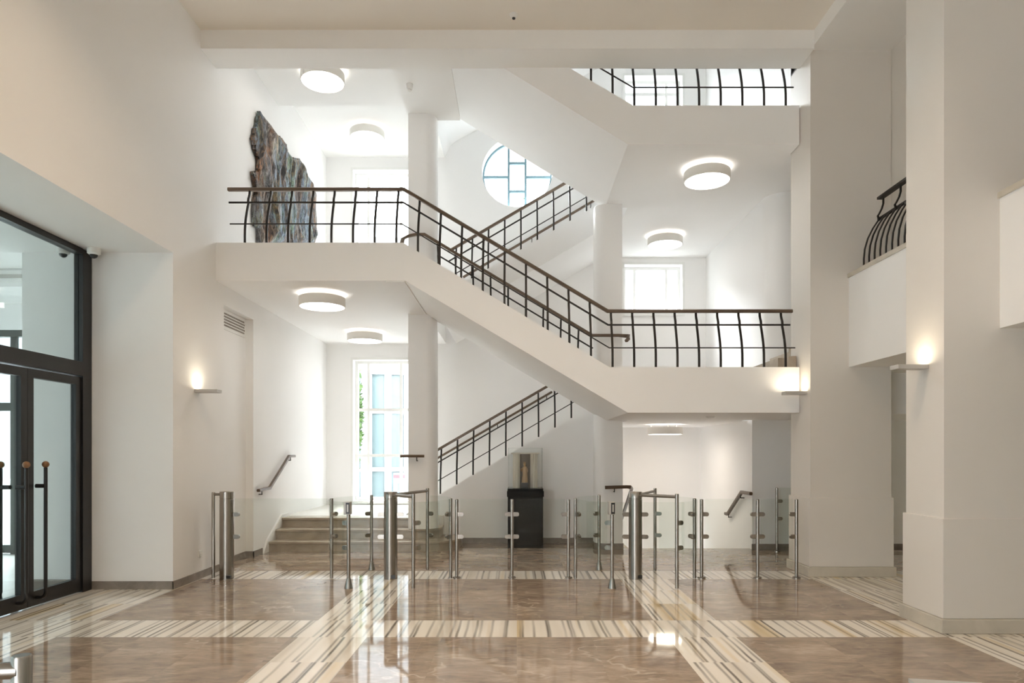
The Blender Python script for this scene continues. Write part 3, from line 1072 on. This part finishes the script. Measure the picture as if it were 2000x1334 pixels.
# ------------------------------------------------------------------ glass turnstiles and barriers
def clamp(mb, x, y, z, dx, dy, r=0.026):
    """small rounded clamp that grips a glass edge, pointing along (dx,dy) from a post"""
    d = Vector((dx, dy, 0)).normalized()
    a = Vector((x, y, z)) + d * 0.01
    b = a + d * 0.055
    s = Vector((-d.y, d.x, 0)) * 0.016
    n_ = 14
    vs = []
    for sd in (-1, 1):
        for k in range(n_):
            an = 2 * PI * k / n_
            c = b if math.cos(an) >= 0 else a
            vs.append(c + d * r * 0.85 * math.cos(an) + Vector((0, 0, r * math.sin(an))) + s * sd)
    fs = [tuple(range(n_)), tuple(range(2 * n_ - 1, n_ - 1, -1))] + [(k, k + n_, (k + 1) % n_ + n_, (k + 1) % n_) for k in range(n_)]
    mb.add(vs, fs)
    return mb


CZ = (0.515, 0.79)


def post(parent, x, y, z1, base='flange', r=0.021, dirs=(), czs=CZ):
    z0 = 0.0
    p = MB().lathe([(r, z0), (r, z1 - 0.004), (r - 0.004, z1)], (x, y, 0), 16).build('post', STEEL, parent, smooth=40)
    if base == 'flange':
        MB().lathe([(0.050, 0.0), (0.050, 0.014), (0.044, 0.02), (r + 0.002, 0.022)], (x, y, 0), 20).build('base_flange', STEEL, p, smooth=40)
    elif base == 'cone':
        MB().lathe([(0.048, 0.0), (0.046, 0.008), (0.03, 0.09), (r, 0.12)], (x, y, 0), 20).build('base_cone', STEEL, p, smooth=40)
    for dx, dy in dirs:
        for z in czs:
            clamp(MB(), x, y, z, dx, dy).build('glass_clamp', STEEL, p, smooth=40)
    return p


def curved_pane(parent, c, R, a0, a1, z0, z1):
    nn = 14
    o = arc(c[0], c[1], R, a0, a1, nn)
    i = arc(c[0], c[1], R - 0.010, a1, a0, nn)
    MB().prism(o + i, z0, z1, 'z').build('glass_panel', GLASSG, parent, smooth=30)


def turnstile(cx, cyy, label, reader_side):
    t = thing('turnstile', (cx, cyy, 0), label, 'turnstile', 'glass drum turnstiles')
    R = 0.735
    drum = MB().lathe([(0.082, 0.0), (0.082, 0.975), (0.079, 0.978), (0.079, 0.988), (0.082, 0.991), (0.082, 1.065), (0.078, 1.07)], (cx, cyy, 0), 32).build('drum', STEEL, t, smooth=40)
    MB().box(cx + 0.02, cx + 0.07, cyy - 0.085, cyy - 0.05, 0.015, 0.055).build('access_plate', DARKM, drum)
    for sd in (-1, 1):
        for z in CZ:
            clamp(MB(), cx + sd * 0.072, cyy, z, sd, 0).build('glass_clamp', STEEL, drum, smooth=40)
    pr, pf, ps = (0.37, 0.635), (0.37, -0.60), (R, 0.03)
    # right side posts with arms
    for (dx, dy) in (pr, pf):
        z1 = 1.06
        p = post(t, cx + dx, cyy + dy, z1 + 0.02, 'none', dirs=((0.85, -0.5 if dy > 0 else 0.5),), czs=(0.46, 0.745))
        MB().tube([(cx + 0.05 * (1 if dx > 0 else -1), cyy + 0.05 * (1 if dy > 0 else -1), 1.03), (cx + dx, cyy + dy, 1.045)], 0.019, 12).build('arm', STEEL, t, smooth=50)
    post(t, cx + ps[0], cyy + ps[1], 0.985, 'none', dirs=((-0.6, 0.8), (-0.6, -0.8)))
    # left side posts
    post(t, cx - ps[0], cyy + ps[1], 0.985, 'none', dirs=((0.6, 0.8), (0.6, -0.8)))
    post(t, cx - pr[0], cyy + pr[1], 0.99, 'cone', dirs=((-0.85, -0.5),), czs=(0.46, 0.745))
    post(t, cx + (-pf[0] if True else 0), cyy + pf[1], 0.86, 'cone', dirs=((-0.85, 0.5),), czs=(0.46, 0.745))
    # ticket reader on the front left post
    fx, fy = cx - pf[0], cyy + pf[1]
    rd = MB().box(fx - 0.045, fx + 0.028, fy - 0.05, fy + 0.05, 0.845, 0.99).build('reader', SILVER, t, bevel=0.004)
    MB().box(fx - 0.018, fx + 0.024, fy - 0.056, fy - 0.049, 0.855, 0.98).build('reader_face', DARKM, rd)
    MB().box(fx - 0.006, fx + 0.012, fy - 0.059, fy - 0.055, 0.875, 0.96).build('reader_window', SILVER, rd)
    th_r = math.atan2(pr[1], pr[0])
    th_f = math.atan2(pf[1], pf[0])
    curved_pane(t, (cx, cyy), R + 0.005, th_r - 0.07, 0.11, 0.26, 0.985)
    curved_pane(t, (cx, cyy), R + 0.005, th_f + 0.07, -0.03, 0.26, 0.985)
    curved_pane(t, (cx, cyy), R + 0.005, PI - th_r + 0.07, PI - 0.11, 0.26, 0.985)
    curved_pane(t, (cx, cyy), R + 0.005, PI - th_f - 0.07, PI + 0.03, 0.26, 0.985)
    MB().box(cx - 0.60, cx - 0.10, cyy - 0.005, cyy + 0.005, 0.25, 0.94).build('gate_wing', GLASSG, t)
    MB().box(cx + 0.10, cx + 0.60, cyy - 0.005, cyy + 0.005, 0.25, 0.94).build('gate_wing', GLASSG, t)
    return t


turnstile(-1.556, 8.40, 'glass and steel turnstile in front of the entrance steps', 1)
turnstile(1.455, 8.40, 'glass and steel turnstile in front of the lamp-lit passage', 1)


def pane(parent, x0, x1, y, z0=0.13, z1=0.978):
    MB().box(x0, x1, y - 0.005, y + 0.005, z0, z1).build('glass_panel', GLASSG, parent, bevel=0.0)


FY = 8.42
t = thing('glass_barrier', (-0.06, FY, 0), 'two-pane glass barrier between the turnstiles, in front of the black plinth', 'barrier', 'glass barriers')
post(t, -0.745, FY, 0.975, dirs=((1, 0),))
post(t, -0.063, FY, 0.975, dirs=((1, 0), (-1, 0)))
post(t, 0.632, FY, 0.975, dirs=((-1, 0),))
pane(t, -0.70, -0.105, FY)
pane(t, -0.02, 0.59, FY)
t = thing('glass_barrier', (2.9, FY, 0), 'two-pane glass barrier ending against the far pillar', 'barrier', 'glass barriers')
post(t, 2.275, FY, 0.975, dirs=((1, 0),))
post(t, 2.965, FY, 0.975, dirs=((1, 0), (-1, 0)))
post(t, 3.445, FY, 0.975, dirs=((-1, 0),))
pane(t, 2.32, 2.925, FY)
pane(t, 3.005, 3.405, FY)
t = thing('glass_barrier', (4.06, 10.7, 0), 'glass barrier half hidden behind the far pillar, by the dark wall', 'barrier', 'glass barriers')
post(t, 4.07, 10.70, 1.0, dirs=((1, 0),))
pane(t, 4.11, 4.9, 10.70, 0.05, 1.0)
post(t, 4.94, 10.70, 1.0, dirs=((-1, 0),))

t = thing('swing_gate', (-3.572, 8.40, 0), 'steel bollard gate with a long glass leaf beside the white wall', 'gate')
dr = MB().lathe([(0.084, 0.0), (0.084, 0.975), (0.081, 0.978), (0.081, 0.988), (0.084, 0.991), (0.084, 1.068), (0.080, 1.072)], (-3.572, 8.40, 0), 32).build('drum', STEEL, t, smooth=40)
MB().box(-3.545, -3.495, 8.315, 8.35, 0.015, 0.05).build('access_plate', DARKM, dr)
for z in CZ:
    clamp(MB(), -3.50, 8.40, z, 1, 0).build('glass_clamp', STEEL, dr, smooth=40)
MB().lathe([(0.021, 0), (0.021, 1.055), (0.018, 1.06)], (-3.755, 8.44, 0), 16).build('post', STEEL, t, smooth=40)
MB().tube([(-3.572, 8.40, 1.035), (-3.755, 8.44, 1.035)], 0.017, 12).build('arm', STEEL, t, smooth=50)
pane(t, -3.47, -2.33, 8.40, 0.13, 0.985)

# near gate post at the lower left edge
t = thing('steel_railing', (-1.46, 2.02, 0), 'thick polished steel post and rail at the very edge near the floor', 'railing')
MB().lathe([(0.027, 0.0), (0.027, 0.945), (0.024, 0.951)], (-1.466, 2.02, 0), 24).build('post', STEEL, t, smooth=40)
MB().tube([(-1.466, 2.015, 0.908), (-2.2, 1.93, 0.895)], 0.025, 16).build('rail', STEEL, t, smooth=50)
MB().lathe([(0.027, 0.0), (0.027, 0.945), (0.024, 0.951)], (-2.2, 1.90, 0), 24).build('post', STEEL, t, smooth=40)
t = thing('reader_pedestal', (1.32, 2.1, 0), 'flat metal topped pedestal, only its corner showing at the lower edge', 'pedestal')
pp = [(1.225, 2.13), (1.42, 2.09), (1.40, 1.90), (1.20, 1.94)]
MB().prism(pp, 0.02, 0.832, 'z').build('body', DARKM, t)
MB().prism([(p[0] + (p[0] - 1.31) * 0.03, p[1] + (p[1] - 2.02) * 0.03) for p in pp], 0.832, 0.845, 'z').build('cover_plate', SILVER, t)
MB().prism([(p[0] + (p[0] - 1.31) * 0.1, p[1] + (p[1] - 2.02) * 0.1) for p in pp], 0.0, 0.02, 'z').build('foot_plate', STEEL, t)

# ------------------------------------------------------------------ display plinth, case and statuette
PX0, PX1, PY0, PY1 = -0.165, 0.435, 11.08, 11.66
t = thing('display_plinth', (0.135, 11.37, 0), 'glossy black display plinth against the grey wall under the stairs', 'plinth')
MB().box(PX0 + 0.012, PX1 - 0.012, PY0 + 0.012, PY1, 0.0, 0.83).build('body', GLOSSBLACK, t, bevel=0.004)
MB().box(PX0, PX1, PY0, PY1, 0.83, 0.925).build('top_slab', GLOSSBLACK, t, bevel=0.004)
t = thing('display_case', (0.135, 11.37, 0.925), 'clear glass display case standing on the black plinth', 'display case')
MB().box(PX0 + 0.01, PX1 - 0.01, PY0 + 0.01, PY1 - 0.01, 0.926, 0.965).build('base_tray', GLOSSBLACK, t)
g0, g1, h0, h1 = PX0 + 0.02, PX1 - 0.02, PY0 + 0.02, PY1 - 0.02
MB().box(g0, g1, h0, h0 + 0.006, 0.965, 1.62).build('glass_panel', GLASS, t)
MB().box(g0, g0 + 0.006, h0 + 0.006, h1, 0.965, 1.62).build('glass_panel', GLASS, t)
MB().box(g1 - 0.006, g1, h0 + 0.006, h1, 0.965, 1.62).build('glass_panel', GLASS, t)
MB().box(g0, g1, h0, h1, 1.62, 1.627).build('glass_lid', GLASS, t)
sx, sy, sz = 0.135, 11.42, 0.966
t = thing('shrine_surround', (sx, sy, sz), 'small cream portal of two fluted columns and a lintel inside the glass case', 'shrine')
for cx in (sx - 0.145, sx + 0.145):
    prof = []
    m = MB()
    nn = 40
    pts = []
    for k in range(nn):
        a = 2 * PI * k / nn
        r = 0.058 + 0.005 * math.cos(a * 10)
        pts.append((cx + r * math.cos(a), sy + r * math.sin(a)))
    m.prism(pts, sz, sz + 0.56, 'z').build('column', CURTB, t, smooth=40)
MB().box(sx - 0.235, sx + 0.235, sy - 0.075, sy + 0.09, sz + 0.56, sz + 0.583).build('lintel', CURTB, t, bevel=0.003)
MB().box(sx - 0.085, sx + 0.085, sy + 0.04, sy + 0.06, sz, sz + 0.56).build('back_board', principled('shrine_shadow_brown', (0.20, 0.155, 0.115), 0.6), t)  # back panel, the dark shadow behind the figurine put into its colour
t = thing('figurine_block', (sx - 0.01, sy - 0.07, sz), 'small dark block carrying the gilded figurine', 'block')
MB().box(sx - 0.065, sx + 0.05, sy - 0.13, sy - 0.02, sz, sz + 0.085).build('block', principled('dark_stone', (0.05, 0.045, 0.042), 0.4), t, bevel=0.003)
t = thing('figurine', (sx - 0.01, sy - 0.075, sz + 0.086), 'gilded robed figurine holding a child, in the glass case', 'figurine')
fx, fy, fz = sx - 0.01, sy - 0.075, sz + 0.086
body = MB()
# robed body in one skin: elliptic sections with folds, widening to the hem
secs = [(0.0, 0.046, 0.036), (0.02, 0.047, 0.036), (0.08, 0.041, 0.032), (0.14, 0.037, 0.028), (0.19, 0.040, 0.029), (0.225, 0.043, 0.029), (0.245, 0.040, 0.026),
        (0.262, 0.026, 0.020), (0.270, 0.012, 0.012), (0.276, 0.0125, 0.0125), (0.283, 0.0175, 0.0185), (0.294, 0.0205, 0.0215), (0.306, 0.020, 0.021), (0.316, 0.0155, 0.016), (0.322, 0.005, 0.005)]
nn = 28
vs, fs = [], []
for i, (z, rx, ry) in enumerate(secs):
    for k in range(nn):
        a = 2 * PI * k / nn
        fold = 1 + (0.07 * math.cos(a * 9 + z * 14) if z < 0.21 else 0)
        sway = 0.006 * math.sin(z * 11)
        vs.append((fx + sway + rx * fold * math.cos(a), fy + ry * fold * math.sin(a), fz + z))
for i in range(len(secs) - 1):
    for k in range(nn):
        k2 = (k + 1) % nn
        fs.append((i * nn + k, i * nn + k2, (i + 1) * nn + k2, (i + 1) * nn + k))
fs.append(tuple(range(nn - 1, -1, -1)))
fs.append(tuple(range((len(secs) - 1) * nn, len(secs) * nn)))
body.add(vs, fs)
body.build('robed_body', GOLD, t, smooth=60)
cr = MB()
for k in range(8):
    a = 2 * PI * k / 8
    cr.box(fx + 0.016 * math.cos(a) - 0.004, fx + 0.016 * math.cos(a) + 0.004, fy + 0.016 * math.sin(a) - 0.004, fy + 0.016 * math.sin(a) + 0.004, fz + 0.318, fz + 0.342)
cr.lathe([(0.02, 0), (0.021, 0.01)], (fx, fy, fz + 0.312), 16)
cr.build('crown', GOLD, t)
arm = MB().tube([(fx + 0.036, fy - 0.004, fz + 0.235), (fx + 0.048, fy - 0.022, fz + 0.19), (fx + 0.022, fy - 0.042, fz + 0.178)], 0.0105, 10)
arm.build('sleeve', GOLD, t, smooth=60)
arm = MB().tube([(fx - 0.036, fy - 0.004, fz + 0.235), (fx - 0.054, fy - 0.020, fz + 0.20), (fx - 0.060, fy - 0.036, fz + 0.225)], 0.0105, 10)
arm.build('sleeve', GOLD, t, smooth=60)
ch = MB()
ch.lathe([(0.014, 0), (0.017, 0.02), (0.0155, 0.045), (0.007, 0.054), (0.0115, 0.064), (0.0125, 0.074), (0.008, 0.084)], (fx + 0.026, fy - 0.040, fz + 0.182), 16)
ch.build('child', GOLD, t, smooth=60)

# ------------------------------------------------------------------ bark relief on the left wall of level two
def bark_material():
    m = principled('bark_relief', (0.3, 0.3, 0.3), 0.38)
    nt = m.node_tree
    b = nt.nodes['Principled BSDF']
    tc = nd(nt, 'ShaderNodeTexCoord')
    mp = nd(nt, 'ShaderNodeMapping')
    mp.inputs['Scale'].default_value = (3.0, 3.0, 0.9)
    nt.links.new(tc.outputs['Object'], mp.inputs[0])
    f = noise_tex(nt, mp.outputs[0], 1.5, 6, 0.65, 0.9)
    c = ramp(nt, f, [(0.30, (0.012, 0.010, 0.010)), (0.40, (0.055, 0.040, 0.032)), (0.45, (0.20, 0.125, 0.075)), (0.48, (0.11, 0.10, 0.095)), (0.545, (0.20, 0.225, 0.26)),
                     (0.60, (0.13, 0.16, 0.125)), (0.66, (0.26, 0.20, 0.145)), (0.76, (0.42, 0.38, 0.34))])
    mp2 = nd(nt, 'ShaderNodeMapping')
    mp2.inputs['Scale'].default_value = (9.0, 9.0, 2.6)
    nt.links.new(tc.outputs['Object'], mp2.inputs[0])
    f2 = noise_tex(nt, mp2.outputs[0], 2.0, 6, 0.75, 1.0)
    d = ramp(nt, f2, [(0.38, (0.08, 0.075, 0.07)), (0.47, (0.9, 0.86, 0.84)), (0.60, (2.0, 1.95, 1.9))])  # crevice shade put into the colour, following the bump height
    f3 = noise_tex(nt, mp.outputs[0], 0.55, 2, 0.5, 0.3)
    hue = ramp(nt, f3, [(0.38, (1.05, 0.78, 0.58)), (0.46, (0.95, 0.95, 0.95)), (0.53, (0.72, 0.88, 1.08)), (0.60, (0.78, 0.98, 0.76)), (0.68, (1.0, 0.85, 0.70))])
    c = mixc(nt, 1.0, c, hue, 'MULTIPLY')
    nt.links.new(mixc(nt, 1.0, c, d, 'MULTIPLY'), b.inputs['Base Color'])
    bp = nd(nt, 'ShaderNodeBump')
    bp.inputs['Strength'].default_value = 0.9
    bp.inputs['Distance'].default_value = 0.05
    nt.links.new(f2, bp.inputs['Height'])
    nt.links.new(bp.outputs[0], b.inputs['Normal'])
    return m


XA = -3.83
outline_px = [(509, 219), (515, 225), (531, 245), (545, 266), (551, 268), (560, 282), (560, 292), (573, 309), (587, 312), (597, 324), (600, 340), (608, 351), (613, 366), (615, 389), (615, 478),
              (510, 478), (508, 448), (500.5, 441), (499.5, 389), (504.6, 378), (501.5, 360), (496, 337), (508, 334), (509, 312), (501.5, 294), (497, 269), (505, 242)]
poly = []
for px, py in outline_px:
    Y = XA * F / (px - 1010)
    poly.append((Y, H + (884 - py) * Y / F))


def inside(p, poly):
    r = False
    j = len(poly) - 1
    for i in range(len(poly)):
        if (poly[i][1] > p[1]) != (poly[j][1] > p[1]) and p[0] < (poly[j][0] - poly[i][0]) * (p[1] - poly[i][1]) / (poly[j][1] - poly[i][1]) + poly[i][0]:
            r = not r
        j = i
    return r


ys0, ys1 = min(p[0] for p in poly), max(p[0] for p in poly)
zs0, zs1 = min(p[1] for p in poly), max(p[1] for p in poly)
stp = 0.028
ny, nz = int((ys1 - ys0) / stp) + 1, int((zs1 - zs0) / stp) + 1
ids, bv, bf = {}, [], []


def bark_h(y, z):
    a = mnoise.fractal(Vector((y * 2.2, z * 0.55, 1.3)), 0.9, 2.0, 5)
    b_ = abs(mnoise.noise(Vector((y * 6.0, z * 1.3, 7.7))))
    c_ = mnoise.noise(Vector((y * 14.0, z * 5.0, 2.2)))
    return 0.07 + 0.10 * a + 0.13 * b_ + 0.025 * c_


def edge_dist(p, a, b):
    a, b, p = Vector(a), Vector(b), Vector(p)
    ab = b - a
    t_ = max(0.0, min(1.0, (p - a).dot(ab) / max(1e-9, ab.dot(ab))))
    return (a + ab * t_ - p).length


def vid(i, k, back):
    key = (i, k, back)
    if key not in ids:
        y, z = ys0 + i * stp, zs0 + k * stp
        jy = 0.012 * mnoise.noise(Vector((y * 20, z * 20, 0)))
        jz = 0.012 * mnoise.noise(Vector((y * 20, z * 20, 9)))
        ids[key] = len(bv)
        ed = min(edge_dist((y, z), poly[q], poly[(q + 1) % len(poly)]) for q in range(len(poly)))
        hh = max(0.03, min(bark_h(y, z), 0.045 + 0.7 * ed))
        bv.append((XL + 0.02 if back else XL + 0.02 + hh, y + jy, z + jz))
    return ids[key]


cells = {(i, k) for i in range(ny) for k in range(nz) if inside((ys0 + (i + 0.5) * stp + 0.03 * mnoise.noise(Vector((i * 0.3, k * 0.3, 4))), zs0 + (k + 0.5) * stp), poly)}
for (i, k) in cells:
    q = [(i, k), (i + 1, k), (i + 1, k + 1), (i, k + 1)]
    bf.append(tuple(vid(a, b_, 0) for a, b_ in q))
    bf.append(tuple(vid(a, b_, 1) for a, b_ in reversed(q)))
    for (di, dk, e) in ((-1, 0, (q[3], q[0])), (1, 0, (q[1], q[2])), (0, -1, (q[0], q[1])), (0, 1, (q[2], q[3]))):
        if (i + di, k + dk) not in cells:
            bf.append((vid(*e[1], 0), vid(*e[0], 0), vid(*e[0], 1), vid(*e[1], 1)))
art = MB()
art.v, art.f = bv, bf
ao = art.build('wall_relief', bark_material(), smooth=35)
tag(ao, 'jagged bark-like relief artwork in grey, brown and green on the white wall', 'artwork')

# ------------------------------------------------------------------ outside the tall window
struct(MB().box(-40, 40, 14.6, 70, -0.6, -0.5).build('ground_outside', ROADP))
struct(MB().box(-40, -8.8, -20, 14.6, -0.6, -0.5).build('ground_entrance', ROADP))
TEAL = principled('teal_glazing', (0.105, 0.145, 0.15), 0.3)
PALE = principled('pale_facade', (0.34, 0.35, 0.36), 0.7)
t = thing('office_building', (-4.6, 26, -0.5), 'white building with a curved teal glazed tower outside the tall window', 'building')
tc_ = (-5.2, 26.6)
tw = MB()
tw.prism(arc(tc_[0], tc_[1], 3.0, PI, 2 * PI, 40), -0.5, 4.25, 'z').build('tower_glazing', TEAL, t, smooth=30)
MB().prism(arc(tc_[0], tc_[1], 3.15, PI, 2 * PI, 40), 4.25, 4.75, 'z').build('tower_cornice', PALE, t, smooth=30)
MB().prism(arc(tc_[0], tc_[1], 3.05, PI, 2 * PI, 40), 4.75, 9.0, 'z').build('tower_attic', PALE, t, smooth=30)
for k in range(13):
    a = PI + PI * (k + 0.5) / 13
    if 1.28 * PI < a < 1.9 * PI:
        x, y = tc_[0] + 3.04 * math.cos(a), tc_[1] + 3.04 * math.sin(a)
        MB().tube([(x, y, -0.5), (x, y, 4.25)], 0.13 if k % 2 else 0.2, 10).build('pilaster', PALE, t, smooth=50)
for zz in (0.9, 2.9):
    MB().prism(arc(tc_[0], tc_[1], 3.06, PI, 2 * PI, 40), zz, zz + 0.14, 'z').build('band', PALE, t, smooth=30)
MB().box(-3.95, 1.2, 23.9, 30, -0.5, 9.0).build('side_wing', PALE, t)
MB().box(1.2, 9.0, 23.0, 30, -0.5, 18.0).build('tall_wing', PALE, t)
for zz in (0.8, 2.0, 3.2, 4.4):
    MB().box(-3.95, 1.2, 23.88, 23.9, zz, zz + 0.03).build('joint_band', principled('facade_joint', (0.2, 0.22, 0.25), 0.7) if zz == 0.8 else MATS['facade_joint'], t)
t = thing('street_sign', (-3.55, 20.0, -0.5), 'white street board with red bands outside, low beside the column', 'sign')
MB().box(-3.62, -3.28, 20.0, 20.03, 0.05, 0.95).build('board', PALE, t)
MB().box(-3.62, -3.28, 19.99, 20.0, 0.80, 0.90).build('red_band', principled('sign_red', (0.35, 0.06, 0.07), 0.6), t)
MB().box(-3.62, -3.28, 19.99, 20.0, 0.16, 0.24).build('red_band', MATS['sign_red'], t)
MB().box(-3.50, -3.40, 19.99, 20.0, 0.36, 0.66).build('emblem', principled('sign_blue', (0.10, 0.20, 0.28), 0.6), t)
MB().box(-3.60, -3.30, 20.0, 20.02, -0.5, 0.05).build('leg', PALE, t)


def leaf_mat():
    m = principled('leaf_green', (0.12, 0.24, 0.03), 0.6)
    nt = m.node_tree
    b = nt.nodes['Principled BSDF']
    tc = nd(nt, 'ShaderNodeTexCoord')
    f = noise_tex(nt, tc.outputs['Object'], 3.5, 4, 0.7)
    c = ramp(nt, f, [(0.3, (0.015, 0.035, 0.006)), (0.5, (0.04, 0.085, 0.015)), (0.7, (0.10, 0.15, 0.035))])
    nt.links.new(c, b.inputs['Base Color'])
    return m


LEAF = leaf_mat()
BARK = principled('tree_bark', (0.10, 0.07, 0.05), 0.9)


def tree(label, x, y, h, r, seed, nleaf=2600, gr=None):
    rnd = random.Random(seed)
    t = thing('tree', (x, y, -0.5), label, 'tree', gr)
    MB().sweep([(x, y, -0.5), (x + 0.05, y, h * 0.4), (x, y, h * 0.8)], [(0.12 * math.cos(a), 0.12 * math.sin(a)) for a in [k * PI / 4 for k in range(8)]]).build('trunk', BARK, t, smooth=60)
    m = MB()
    for _ in range(nleaf):
        d = Vector((rnd.gauss(0, 1), rnd.gauss(0, 1), rnd.gauss(0, 1))).normalized() * (rnd.random() ** 0.4)
        p = Vector((x + d.x * r, y + d.y * r, h * 0.5 + d.z * (h * 0.5 + 0.3)))
        s = 0.07 + 0.09 * rnd.random()
        a = Vector((rnd.gauss(0, 1), rnd.gauss(0, 1), rnd.gauss(0, 1))).normalized()
        b_ = a.orthogonal().normalized()
        m.add([p - a * s, p + b_ * s * 0.5, p + a * s, p - b_ * s * 0.5], [(0, 1, 2, 3)])
    m.build('crown', LEAF, t)
    return t


tree('sunlit green tree outside, at the narrow side pane of the tall window', -5.45, 19.6, 5.4, 1.0, 3, 6500)
tree('pale leafy tree outside, behind the round window', 0.9, 37.0, 15.5, 4.0, 5, 1500)
